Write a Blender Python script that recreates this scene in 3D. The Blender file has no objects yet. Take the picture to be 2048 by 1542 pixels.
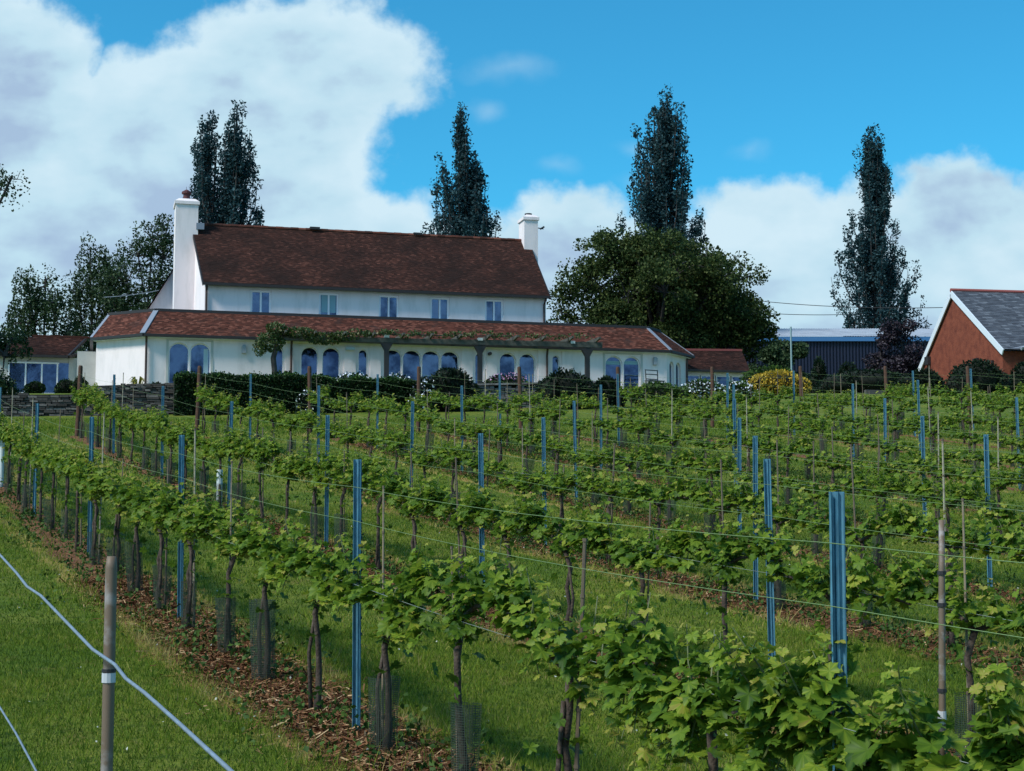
import bpy, math, random
import numpy as np
from mathutils import Vector, Matrix
R = math.radians
scene = bpy.context.scene
COL = scene.collection
random.seed(7)

# ------------------------------------------------------------------ camera
FPX = 3080.0 / 2048.0
HOR = (1060.0 - 771.0) / 3080.0
cam_d = bpy.data.cameras.new('camera'); cam = bpy.data.objects.new('camera', cam_d); COL.objects.link(cam)
cam_d.sensor_width = 36; cam_d.lens = 36 * FPX; cam_d.clip_start = 0.05; cam_d.clip_end = 9000
cam.location = (0, 0, 0); cam.rotation_euler = (R(90) + math.atan(HOR), 0, 0)
scene.camera = cam

# ------------------------------------------------------------------ light
TO_SUN = Vector((-0.62, -0.42, 0.80)).normalized()
SUN_EL = math.asin(TO_SUN.z); SUN_ROT = math.atan2(TO_SUN.x, TO_SUN.y)
sun_d = bpy.data.lights.new('sun', 'SUN'); sun_d.energy = 3.1; sun_d.angle = R(14); sun_d.color = (1.0, 0.955, 0.88)
sun = bpy.data.objects.new('sun', sun_d); COL.objects.link(sun)
sun.rotation_euler = (-TO_SUN).to_track_quat('-Z', 'Y').to_euler()
scene.view_settings.view_transform = 'Standard'; scene.view_settings.look = 'None'
scene.view_settings.exposure = 0.42; scene.view_settings.gamma = 1.0
scene.cycles.max_bounces = 6; scene.cycles.transparent_max_bounces = 16
scene.cycles.diffuse_bounces = 3; scene.cycles.glossy_bounces = 3; scene.cycles.transmission_bounces = 4

def build_world():
    w = bpy.data.worlds.new('World'); scene.world = w; w.use_nodes = True
    nt = w.node_tree; N = nt.nodes; L = nt.links; N.clear()
    out = N.new('ShaderNodeOutputWorld'); bg = N.new('ShaderNodeBackground'); bg.inputs['Strength'].default_value = 0.1
    L.new(bg.outputs[0], out.inputs[0])
    sky = N.new('ShaderNodeTexSky'); sky.sky_type = 'NISHITA'; sky.sun_disc = False
    sky.sun_elevation = SUN_EL; sky.sun_rotation = SUN_ROT; sky.altitude = 100; sky.air_density = 1.0; sky.dust_density = 0.4; sky.ozone_density = 3.0
    tc = N.new('ShaderNodeTexCoord')
    def mth(op, a, b=None, c=None, clamp=False):
        n = N.new('ShaderNodeMath'); n.operation = op; n.use_clamp = clamp
        for i, v in enumerate((a, b, c)):
            if v is None: continue
            if isinstance(v, (int, float)): n.inputs[i].default_value = v
            else: L.new(v, n.inputs[i])
        return n.outputs[0]
    sep = N.new('ShaderNodeSeparateXYZ'); L.new(tc.outputs['Generated'], sep.inputs[0])
    ay = mth('MAXIMUM', mth('ABSOLUTE', sep.outputs[1]), 0.25)
    X = mth('MULTIPLY_ADD', mth('DIVIDE', sep.outputs[0], ay), 30.8, 10.24)      # hundreds of picture units
    Y = mth('MULTIPLY_ADD', mth('DIVIDE', sep.outputs[2], ay), -30.8, 10.6)
    cmb = N.new('ShaderNodeCombineXYZ'); L.new(X, cmb.inputs[0]); L.new(Y, cmb.inputs[1])
    def noise(scale, detail=4, rough=0.5, off=(0, 0, 0), sx=1, sy=1):
        m = N.new('ShaderNodeMapping'); m.inputs['Location'].default_value = off; m.inputs['Scale'].default_value = (sx, sy, 1)
        L.new(cmb.outputs[0], m.inputs[0])
        n = N.new('ShaderNodeTexNoise'); n.inputs['Scale'].default_value = scale; n.inputs['Detail'].default_value = detail; n.inputs['Roughness'].default_value = rough
        L.new(m.outputs[0], n.inputs['Vector']); return n.outputs['Fac']
    n1 = mth('SUBTRACT', noise(0.55, 3), 0.5); n2 = mth('SUBTRACT', noise(0.55, 3, off=(31, 7, 0)), 0.5)
    f1 = mth('SUBTRACT', noise(1.7, 5, 0.55, off=(3, 3, 3)), 0.5)
    XX = mth('ADD', X, mth('MULTIPLY', n1, 1.1)); YY = mth('ADD', Y, mth('MULTIPLY', n2, 1.1))
    def blob(cx, cy, rx, ry):
        dx = mth('MULTIPLY', mth('SUBTRACT', XX, cx), 1 / rx); dy = mth('MULTIPLY', mth('SUBTRACT', YY, cy), 1 / ry)
        d = mth('SQRT', mth('ADD', mth('MULTIPLY', dx, dx), mth('MULTIPLY', dy, dy)))
        return mth('MULTIPLY', mth('SUBTRACT', 1.0, d), min(rx, ry))
    blobs = [(0.0, 2.2, 2.2, 2.4), (5.9, 1.1, 3.0, 1.5), (4.0, 3.2, 3.7, 2.8), (-2.5, 3.0, 3.5, 3.5), (0.8, 4.6, 3.5, 2.6), (6.3, 2.4, 1.4, 1.2),
             (6.3, 6.0, 4.2, 2.45), (11.4, 5.6, 2.3, 1.95), (12.0, 9.0, 90.0, 4.5), (15.4, 5.5, 2.3, 2.1), (16.0, 4.4, 0.9, 1.1), (17.5, 5.6, 2.4, 2.1),
             (19.3, 4.25, 1.5, 1.35), (21.6, 5.4, 2.4, 1.7), (-4, 8, 8, 5), (-0.3, 0.6, 2.0, 1.3), (20.9, 5.0, 1.6, 1.5), (-12, 2, 7, 3.5), (30, 0, 6, 3), (40, 5, 9, 4), (9, -9, 9, 3), (-9, -8, 6, 4), (24, -12, 8, 4), (-30, 4, 12, 5)]
    fld = None
    for b in blobs:
        v = blob(*b); fld = v if fld is None else mth('MAXIMUM', fld, v)
    fld = mth('ADD', fld, mth('MULTIPLY', f1, 0.75))
    mr = N.new('ShaderNodeMapRange'); mr.interpolation_type = 'SMOOTHSTEP'; mr.inputs['From Min'].default_value = -0.1; mr.inputs['From Max'].default_value = 0.36
    L.new(fld, mr.inputs['Value']); mask = mr.outputs[0]
    # thin scraps of cloud in the blue
    wf = None
    for b in [(9.75, 2.05, 0.42, 0.3), (11.2, 3.3, 0.4, 0.18), (12.6, 2.85, 0.35, 0.22), (15.2, 2.95, 0.38, 0.16), (12.65, 3.6, 0.3, 0.2), (10.2, 1.2, 0.9, 0.25)]:
        v = blob(*b); wf = v if wf is None else mth('MAXIMUM', wf, v)
    wf = mth('ADD', wf, mth('MULTIPLY', f1, 0.25))
    wr = N.new('ShaderNodeMapRange'); wr.interpolation_type = 'SMOOTHSTEP'; wr.inputs['From Min'].default_value = -0.1; wr.inputs['From Max'].default_value = 0.35; wr.inputs['To Max'].default_value = 0.26
    L.new(wf, wr.inputs['Value']); mask = mth('MAXIMUM', mask, wr.outputs[0])
    # cloud body tone
    s1 = noise(0.42, 4, 0.5, off=(11, 2, 0), sx=0.6, sy=1.2); s2 = noise(1.3, 5, 0.5, off=(5, 9, 0), sx=0.7, sy=1.1)
    rim = N.new('ShaderNodeMapRange'); rim.inputs['From Min'].default_value = 0.0; rim.inputs['From Max'].default_value = 1.6; rim.inputs['To Min'].default_value = 0.16; rim.inputs['To Max'].default_value = -0.1
    L.new(fld, rim.inputs['Value'])
    tone = mth('ADD', mth('ADD', mth('MULTIPLY', s1, 0.85), mth('MULTIPLY', s2, 0.35)), rim.outputs[0])
    cr = N.new('ShaderNodeValToRGB'); e = cr.color_ramp.elements
    e[0].position = 0.41; e[0].color = (3.6, 5.0, 6.8, 1); e[1].position = 0.76; e[1].color = (6.0, 7.8, 8.8, 1)
    m_ = e.new(0.57); m_.color = (4.9, 7.0, 8.2, 1)
    for q in e: q.color = tuple(c / 10 for c in q.color[:3]) + (1,)
    L.new(tone, cr.inputs[0])
    sc10 = N.new('ShaderNodeVectorMath'); sc10.operation = 'SCALE'; sc10.inputs['Scale'].default_value = 8.0; L.new(cr.outputs[0], sc10.inputs[0])
    # colour of the clear sky: Nishita, deepened the way the phone camera renders it
    hs = N.new('ShaderNodeHueSaturation'); hs.inputs['Hue'].default_value = SKY_HUE; hs.inputs['Saturation'].default_value = SKY_SAT; hs.inputs['Value'].default_value = SKY_VAL
    L.new(sky.outputs[0], hs.inputs['Color'])
    tint = N.new('ShaderNodeMixRGB'); tint.blend_type = 'MULTIPLY'; tint.inputs[0].default_value = 1.0; tint.inputs[2].default_value = SKY_TINT; L.new(hs.outputs[0], tint.inputs[1])
    mx = N.new('ShaderNodeMixRGB'); L.new(mask, mx.inputs[0]); L.new(tint.outputs[0], mx.inputs[1]); L.new(sc10.outputs[0], mx.inputs[2])
    L.new(mx.outputs[0], bg.inputs['Color'])
SKY_HUE, SKY_SAT, SKY_VAL, SKY_TINT = 0.5, 1.0, 1.0, (0.25, 1.10, 1.26, 1)
build_world()

# ------------------------------------------------------------------ helpers
def tag(o, label=None, cat=None, group=None, kind=None):
    if label: o['label'] = label
    if cat: o['category'] = cat
    if group: o['group'] = group
    if kind: o['kind'] = kind
    return o
def empty(name, loc=(0, 0, 0), rz=0.0, label=None, cat=None, group=None):
    o = bpy.data.objects.new(name, None); COL.objects.link(o); o.location = loc; o.rotation_euler = (0, 0, rz); o.empty_display_size = 0.2
    return tag(o, label, cat, group)
def mesh_np(name, V, F, mat, parent=None, rnd=None, smooth=False, sizes=None):
    """V (n,3); F list of faces or (m,k) array"""
    me = bpy.data.meshes.new(name)
    V = np.asarray(V, dtype=np.float32)
    if isinstance(F, np.ndarray):
        m, k = F.shape
        me.vertices.add(len(V)); me.vertices.foreach_set('co', V.ravel())
        me.loops.add(m * k); me.loops.foreach_set('vertex_index', F.astype(np.int32).ravel())
        me.polygons.add(m); me.polygons.foreach_set('loop_start', np.arange(0, m * k, k, dtype=np.int32))
        me.update(calc_edges=True)
    else:
        me.from_pydata([tuple(map(float, v)) for v in V], [], F)
        me.update()
    if rnd is not None:
        a = me.attributes.new('rnd', 'FLOAT', 'FACE'); a.data.foreach_set('value', np.asarray(rnd, dtype=np.float32))
    if smooth:
        me.polygons.foreach_set('use_smooth', [True] * len(me.polygons))
    me.materials.append(mat)
    o = bpy.data.objects.new(name, me); COL.objects.link(o)
    if parent: o.parent = parent
    return o
class MB:
    def __init__(s): s.v = []; s.f = []; s.r = []
    def add(s, vs, fs, r=None):
        b = len(s.v); s.v += [tuple(v) for v in vs]; s.f += [tuple(i + b for i in f) for f in fs]
        s.r += [random.random() if r is None else r] * len(fs); return s
    def box(s, x0, y0, z0, x1, y1, z1, r=None):
        return s.add([(x0, y0, z0), (x1, y0, z0), (x1, y1, z0), (x0, y1, z0), (x0, y0, z1), (x1, y0, z1), (x1, y1, z1), (x0, y1, z1)],
                     [(0, 3, 2, 1), (4, 5, 6, 7), (0, 1, 5, 4), (1, 2, 6, 5), (2, 3, 7, 6), (3, 0, 4, 7)], r)
    def hexa(s, p, r=None):   # 8 points, bottom 4 then top 4
        return s.add(p, [(0, 3, 2, 1), (4, 5, 6, 7), (0, 1, 5, 4), (1, 2, 6, 5), (2, 3, 7, 6), (3, 0, 4, 7)], r)
    def prism(s, poly, z0, z1, r=None):
        n = len(poly); vs = [(x, y, z0) for x, y in poly] + [(x, y, z1) for x, y in poly]
        return s.add(vs, [tuple(range(n - 1, -1, -1)), tuple(range(n, 2 * n))] + [(i, (i + 1) % n, n + (i + 1) % n, n + i) for i in range(n)], r)
    def bar(s, a, b, w, h, r=None):    # rectangular bar from a to b, w across, h up
        a = Vector(a); b = Vector(b); d = (b - a).normalized(); up = Vector((0, 0, 1)) if abs(d.z) < .95 else Vector((0, 1, 0))
        sx = d.cross(up).normalized() * w / 2; sy = sx.cross(d).normalized() * h / 2
        return s.hexa([a - sx - sy, a + sx - sy, b + sx - sy, b - sx - sy, a - sx + sy, a + sx + sy, b + sx + sy, b - sx + sy], r)
    def tube(s, pts, rad, n=6, cap=True, r=None):
        pts = [Vector(p) for p in pts]; m = len(pts); rads = rad if isinstance(rad, (list, tuple)) else [rad] * m
        vs = []; prev = None
        for i, p in enumerate(pts):
            d = (pts[min(i + 1, m - 1)] - pts[max(i - 1, 0)]).normalized()
            up = Vector((0, 0, 1)) if abs(d.z) < .9 else Vector((1, 0, 0))
            if prev is not None: up = prev
            sx = d.cross(up);
            if sx.length < 1e-4: sx = d.cross(Vector((0, 1, 0)))
            sx.normalize(); sy = sx.cross(d).normalized(); prev = sy
            for k in range(n):
                a = 2 * math.pi * k / n; vs.append(p + sx * math.cos(a) * rads[i] + sy * math.sin(a) * rads[i])
        fs = [(i * n + k, i * n + (k + 1) % n, (i + 1) * n + (k + 1) % n, (i + 1) * n + k) for i in range(m - 1) for k in range(n)]
        if cap: fs += [tuple(range(n - 1, -1, -1)), tuple((m - 1) * n + k for k in range(n))]
        return s.add(vs, fs, r)
    def build(s, name, mat, parent=None, smooth=False):
        return mesh_np(name, s.v, s.f, mat, parent, rnd=s.r, smooth=smooth)
def copy_tree(o, parent=None):
    c = o.copy(); COL.objects.link(c)
    if parent is not None: c.parent = parent
    for ch in [x for x in o.children]: copy_tree(ch, c)
    return c

# ------------------------------------------------------------------ materials
def mat(name, base, rough=0.7, metal=0.0, noise=None, rnd=None, bump=None, transl=0.0, spec=0.5, ramp=None, stretch=None):
    """noise: (scale, colour2, contrast) world noise between colours; rnd: list of (pos,colour) driven by face attribute; bump: (scale,strength)"""
    m = bpy.data.materials.new(name); m.use_nodes = True; nt = m.node_tree; N = nt.nodes; L = nt.links
    p = N['Principled BSDF']; p.inputs['Roughness'].default_value = rough; p.inputs['Metallic'].default_value = metal; p.inputs['Specular IOR Level'].default_value = spec
    c4 = lambda c: (c[0], c[1], c[2], 1)
    p.inputs['Base Color'].default_value = c4(base); src = None
    if rnd:
        at = N.new('ShaderNodeAttribute'); at.attribute_name = 'rnd'; cr = N.new('ShaderNodeValToRGB'); L.new(at.outputs['Fac'], cr.inputs[0])
        e = cr.color_ramp.elements
        e[0].position, e[0].color = rnd[0][0], c4(rnd[0][1]); e[1].position, e[1].color = rnd[-1][0], c4(rnd[-1][1])
        for q, c in rnd[1:-1]: el = e.new(q); el.color = c4(c)
        src = cr.outputs[0]
    tc = N.new('ShaderNodeTexCoord')
    if noise:
        sc, c2, lo, hi = noise
        nz = N.new('ShaderNodeTexNoise'); nz.inputs['Scale'].default_value = sc; nz.inputs['Detail'].default_value = 6; nz.inputs['Roughness'].default_value = 0.62
        if stretch:
            mp = N.new('ShaderNodeMapping'); mp.inputs['Scale'].default_value = stretch; L.new(tc.outputs['Object'], mp.inputs[0]); L.new(mp.outputs[0], nz.inputs['Vector'])
        else: L.new(tc.outputs['Object'], nz.inputs['Vector'])
        mr = N.new('ShaderNodeMapRange'); mr.inputs['From Min'].default_value = lo; mr.inputs['From Max'].default_value = hi; L.new(nz.outputs['Fac'], mr.inputs['Value'])
        mx = N.new('ShaderNodeMixRGB'); L.new(mr.outputs[0], mx.inputs[0])
        if src: L.new(src, mx.inputs[1])
        else: mx.inputs[1].default_value = c4(base)
        mx.inputs[2].default_value = c4(c2); src = mx.outputs[0]
    if src: L.new(src, p.inputs['Base Color'])
    if bump:
        bz = N.new('ShaderNodeTexNoise'); bz.inputs['Scale'].default_value = bump[0]; bz.inputs['Detail'].default_value = 5; L.new(tc.outputs['Object'], bz.inputs['Vector'])
        bn = N.new('ShaderNodeBump'); bn.inputs['Strength'].default_value = bump[1]; bn.inputs['Distance'].default_value = bump[2] if len(bump) > 2 else 0.02
        L.new(bz.outputs['Fac'], bn.inputs['Height']); L.new(bn.outputs[0], p.inputs['Normal'])
    if transl:
        tr = N.new('ShaderNodeBsdfTranslucent'); ms = N.new('ShaderNodeMixShader'); ms.inputs[0].default_value = transl
        if src: L.new(src, tr.inputs['Color'])
        else: tr.inputs['Color'].default_value = c4(base)
        L.new(p.outputs[0], ms.inputs[1]); L.new(tr.outputs[0], ms.inputs[2]); L.new(ms.outputs[0], N['Material Output'].inputs['Surface'])
    return m
M = {}
M['render'] = mat('white_render', (0.84, 0.75, 0.755), 0.9, noise=(0.9, (0.64, 0.585, 0.58), 0.46, 0.8), stretch=(2.0, 2.0, .5), bump=(14, 0.25, 0.01))
M['panel'] = mat('cream_panel', (0.50, 0.50, 0.47), 0.8, noise=(2.0, (0.42, 0.42, 0.40), 0.4, 0.7))
M['frame'] = mat('white_frame', (0.88, 0.86, 0.90), 0.45)
M['tile'] = mat('clay_tile', (0.2, 0.07, 0.05), 0.85, rnd=[(0, (0.055, 0.023, 0.017)), (0.35, (0.090, 0.033, 0.023)), (0.7, (0.130, 0.046, 0.032)), (1, (0.20, 0.080, 0.056))], spec=0.12, noise=(1.3, (0.06, 0.035, 0.03), 0.56, 0.72), bump=(30, 0.4, 0.01))
M['tile_dark'] = mat('stained_clay_tile', (0.1, 0.04, 0.03), 0.9, rnd=[(0, (0.040, 0.019, 0.015)), (0.4, (0.060, 0.025, 0.019)), (0.8, (0.085, 0.034, 0.025)), (1, (0.15, 0.062, 0.045))], spec=0.12, noise=(0.5, (0.026, 0.015, 0.013), 0.32, 0.68), bump=(30, 0.4, 0.01))
M['lead'] = mat('lead_flashing', (0.22, 0.25, 0.31), 0.6, noise=(6, (0.2, 0.24, 0.3), 0.4, 0.7))
M['gutter'] = mat('black_gutter', (0.018, 0.012, 0.011), 0.5)
M['downpipe'] = mat('brown_downpipe', (0.055, 0.025, 0.02), 0.5)
M['bitumen'] = mat('flat_roof_felt', (0.02, 0.022, 0.026), 0.8)
def glass_mat():
    m = mat('window_glass', (0.075, 0.135, 0.25), 0.06, metal=0.92, spec=0.5, noise=(0.9, (0.022, 0.045, 0.10), 0.42, 0.60), bump=(1.2, .25, .05))
    p = m.node_tree.nodes['Principled BSDF']; p.inputs['IOR'].default_value = 1.5
    return m
M['glass'] = glass_mat()
M['blind'] = mat('pale_blind', (0.25, 0.42, 0.48), 0.8)
M['curtain'] = mat('pale_curtain', (0.42, 0.55, 0.62), 0.9)
M['pot'] = mat('chimney_pot', (0.085, 0.02, 0.022), 0.7)
M['dark'] = mat('dark_metal', (0.02, 0.018, 0.02), 0.6)
M['lamp'] = mat('lamp_glass', (0.3, 0.33, 0.36), 0.4)
M['oldwood'] = mat('weathered_timber', (0.085, 0.088, 0.075), 0.9, noise=(5, (0.04, 0.04, 0.035), 0.4, 0.7), bump=(20, .5, .01))
M['postwood'] = mat('brown_timber_post', (0.095, 0.042, 0.024), 0.9, noise=(7, (0.045, 0.028, 0.02), 0.4, 0.7), bump=(30, .5, .01))
M['steel'] = mat('blue_steel_post', (0.10, 0.27, 0.37), 0.5, 0.25, noise=(14, (0.045, 0.125, 0.18), 0.42, 0.7), spec=0.5, stretch=(3, 3, .6))
M['hook'] = mat('post_hook', (0.008, 0.016, 0.03), 0.6)
M['wire'] = mat('galvanised_wire', (0.24, 0.28, 0.25), 0.45, 0.25)
M['wire_y'] = mat('green_tinged_wire', (0.17, 0.25, 0.09), 0.5, 0.1)
M['wire_b'] = mat('heavy_fence_wire', (0.20, 0.245, 0.29), 0.5, 0.3, noise=(60, (0.25, 0.33, 0.42), 0.45, 0.7))
M['cane'] = mat('bamboo_cane', (0.24, 0.19, 0.11), 0.7, rnd=[(0, (0.10, 0.075, 0.05)), (0.5, (0.22, 0.16, 0.10)), (1, (0.34, 0.31, 0.22))], noise=(18, (0.09, 0.06, 0.045), 0.5, 0.75))
M['cane_near'] = mat('weathered_bamboo_cane', (0.15, 0.105, 0.07), 0.6, noise=(22, (0.30, 0.28, 0.27), 0.52, 0.72))
M['tape'] = mat('white_tape', (0.5, 0.52, 0.55), 0.6)
M['bark'] = mat('vine_bark', (0.045, 0.03, 0.022), 0.95, noise=(25, (0.11, 0.085, 0.065), 0.45, 0.75), bump=(60, .8, .01))
M['shoot'] = mat('vine_shoot', (0.085, 0.11, 0.03), 0.6)
M['vineleaf'] = mat('vine_leaf', (0.08, 0.14, 0.03), 0.5, rnd=[(0, (0.036, 0.090, 0.012)), (0.45, (0.105, 0.190, 0.018)), (0.75, (0.215, 0.305, 0.028)), (0.92, (0.34, 0.37, 0.05)), (1, (0.34, 0.31, 0.07))], transl=0.42, spec=0.22, noise=(30, (0.05, 0.12, 0.02), 0.6, 0.9))
M['poplar'] = mat('poplar_leaf', (0.03, 0.06, 0.03), 0.65, rnd=[(0, (0.010, 0.034, 0.040)), (0.6, (0.026, 0.070, 0.082)), (1, (0.06, 0.13, 0.145))], transl=0.25, spec=0.2)
M['walnut'] = mat('walnut_leaf', (0.04, 0.06, 0.02), 0.6, rnd=[(0, (0.018, 0.034, 0.009)), (0.6, (0.046, 0.074, 0.018)), (1, (0.12, 0.15, 0.045))], transl=0.25, spec=.15)
M['birch'] = mat('birch_leaf', (0.03, 0.05, 0.02), 0.6, rnd=[(0, (0.014, 0.034, 0.013)), (0.6, (0.036, 0.070, 0.026)), (1, (0.09, 0.13, 0.06))], transl=0.22, spec=.2)
M['purple'] = mat('purple_leaf', (0.02, 0.01, 0.02), 0.6, rnd=[(0, (0.009, 0.006, 0.012)), (1, (0.03, 0.018, 0.035))], transl=0.08)
M['treebark'] = mat('tree_bark', (0.035, 0.03, 0.03), 0.95, noise=(3, (0.07, 0.065, 0.06), 0.45, 0.7))
M['hedge'] = mat('hedge_leaf', (0.02, 0.05, 0.015), 0.55, rnd=[(0, (0.007, 0.02, 0.006)), (0.7, (0.022, 0.055, 0.012)), (1, (0.07, 0.15, 0.03))], transl=0.1, spec=.15)
M['shrub'] = mat('shrub_leaf', (0.01, 0.025, 0.012), 0.6, rnd=[(0, (0.004, 0.011, 0.006)), (1, (0.02, 0.045, 0.02))], spec=.15)
M['greenbush'] = mat('green_bush_leaf', (0.05, 0.1, 0.02), 0.6, rnd=[(0, (0.022, 0.055, 0.01)), (1, (0.08, 0.14, 0.025))], transl=0.15, spec=.15)
M['gold'] = mat('golden_leaf', (0.4, 0.28, 0.03), 0.6, rnd=[(0, (0.38, 0.25, 0.015)), (1, (0.70, 0.50, 0.05))], transl=0.2)
M['whitefl'] = mat('white_petal', (0.62, 0.66, 0.72), 0.7)
M['pinkfl'] = mat('pink_petal', (0.45, 0.24, 0.40), 0.7)
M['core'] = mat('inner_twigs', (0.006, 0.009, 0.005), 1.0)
M['stone'] = mat('rubble_stone', (0.1, 0.09, 0.08), 0.95, rnd=[(0, (0.03, 0.027, 0.025)), (0.6, (0.065, 0.058, 0.052)), (1, (0.16, 0.15, 0.14))], noise=(8, (0.025, 0.03, 0.02), 0.5, 0.75), bump=(20, .6, .02))
M['stone2'] = mat('pale_rubble_stone', (0.2, 0.2, 0.2), 0.95, rnd=[(0, (0.075, 0.072, 0.07)), (1, (0.19, 0.185, 0.18))], noise=(8, (0.06, 0.06, 0.05), 0.45, 0.75), bump=(20, .6, .02))
M['brick'] = mat('orange_brick', (0.23, 0.070, 0.043), 0.9, noise=(2.2, (0.14, 0.042, 0.030), 0.40, 0.68), bump=(12, 0.5, 0.03), spec=.1)
M['slate'] = mat('slate', (0.1, 0.11, 0.13), 0.7, rnd=[(0, (0.055, 0.06, 0.075)), (0.7, (0.085, 0.095, 0.115)), (1, (0.15, 0.165, 0.19))])
M['ridge'] = mat('red_ridge_tile', (0.28, 0.07, 0.06), 0.8)
M['barge'] = mat('white_bargeboard', (0.68, 0.74, 0.80), 0.5)
M['bluewall'] = mat('dark_blue_cladding', (0.006, 0.011, 0.036), 0.6)
M['bluefascia'] = mat('blue_fascia', (0.05, 0.17, 0.38), 0.5)
M['sheetroof'] = mat('grey_sheet_roof', (0.30, 0.34, 0.40), 0.7, noise=(0.8, (0.2, 0.23, 0.28), 0.45, 0.7))
M['pole'] = mat('pale_pole', (0.22, 0.32, 0.34), 0.6)
M['chair'] = mat('garden_seat_metal', (0.04, 0.05, 0.055), 0.6)
M['tube'] = mat('white_plastic_tube', (0.55, 0.60, 0.60), 0.5)
def guard_mat():
    m = bpy.data.materials.new('plastic_mesh'); m.use_nodes = True; nt = m.node_tree; N = nt.nodes; L = nt.links
    p = N['Principled BSDF']; p.inputs['Base Color'].default_value = (0.03, 0.045, 0.03, 1); p.inputs['Roughness'].default_value = 0.6
    tr = N.new('ShaderNodeBsdfTransparent'); ms = N.new('ShaderNodeMixShader')
    tc = N.new('ShaderNodeTexCoord'); sp = N.new('ShaderNodeSeparateXYZ'); L.new(tc.outputs['Object'], sp.inputs[0])
    at = N.new('ShaderNodeMath'); at.operation = 'ARCTAN2'; L.new(sp.outputs[1], at.inputs[0]); L.new(sp.outputs[0], at.inputs[1])
    def grid(src, k, w):
        a = N.new('ShaderNodeMath'); a.operation = 'MULTIPLY'; a.inputs[1].default_value = k; L.new(src, a.inputs[0])
        b = N.new('ShaderNodeMath'); b.operation = 'FRACT'; L.new(a.outputs[0], b.inputs[0])
        c = N.new('ShaderNodeMath'); c.operation = 'LESS_THAN'; c.inputs[1].default_value = w; L.new(b.outputs[0], c.inputs[0]); return c.outputs[0]
    g1 = grid(at.outputs[0], 6.4, 0.22); g2 = grid(sp.outputs[2], 80, 0.22)
    mx = N.new('ShaderNodeMath'); mx.operation = 'MAXIMUM'; L.new(g1, mx.inputs[0]); L.new(g2, mx.inputs[1])
    L.new(mx.outputs[0], ms.inputs[0]); L.new(tr.outputs[0], ms.inputs[1]); L.new(p.outputs[0], ms.inputs[2]); L.new(ms.outputs[0], N['Material Output'].inputs['Surface'])
    return m
M['guard'] = guard_mat()

# ------------------------------------------------------------------ terrain
GY = [-60, -10, 0, 3, 5.5, 10.1, 14.7, 19.4, 24, 28, 32, 36, 40, 46, 54, 60, 68, 74, 80, 95, 120, 200, 400, 1500, 4000]
GZ = [-4.5, -2.1, -1.80, -1.73, -1.64, -1.34, -0.92, -0.42, 0.10, 0.66, 1.24, 1.82, 2.40, 3.10, 3.98, 4.85, 5.95, 6.55, 6.85, 7.1, 8.0, 8.5, 5, -20, -90]
_gy = np.array(GY, float); _gz = np.array(GZ, float)
_h = np.diff(_gy); _d = np.diff(_gz) / _h
_m = np.zeros(len(_gy)); _m[0] = _d[0]; _m[-1] = _d[-1]
for _i in range(1, len(_gy) - 1):
    if _d[_i - 1] * _d[_i] > 0:
        w1 = 2 * _h[_i] + _h[_i - 1]; w2 = _h[_i] + 2 * _h[_i - 1]; _m[_i] = (w1 + w2) / (w1 / _d[_i - 1] + w2 / _d[_i])
def G(y):
    y = np.clip(np.asarray(y, float), _gy[0], _gy[-1]); i = np.clip(np.searchsorted(_gy, y) - 1, 0, len(_h) - 1)
    t = (y - _gy[i]) / _h[i]
    return (2*t**3 - 3*t**2 + 1) * _gz[i] + (t**3 - 2*t**2 + t) * _h[i] * _m[i] + (-2*t**3 + 3*t**2) * _gz[i+1] + (t**3 - t**2) * _h[i] * _m[i+1]
def HZ(x, y):
    x = np.asarray(x, float); y = np.asarray(y, float)
    fade = np.clip((46 - y) / 8, 0, 1)
    return G(y) - 0.012 * np.clip(x, -25, 25) * fade + 0.018 * np.sin(x * 1.3 + y * .7) * np.sin(y * 1.1 - x * .4) * np.clip((60 - y) / 10, 0, 1)
def hz(x, y): return float(HZ(x, y))

ROWD = Vector((-0.419, 0.908)); ROWD.normalize(); ROWN = Vector((ROWD.y, -ROWD.x)); ROWN = Vector((0.908, 0.419)).normalized()
ROW0 = 0.34; ROWP = 2.98
def rowpt(k, s, off=0.0):
    n = ROW0 + ROWP * k + off
    x = ROWN.x * n + ROWD.x * s; y = ROWN.y * n + ROWD.y * s
    return x, y

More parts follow.
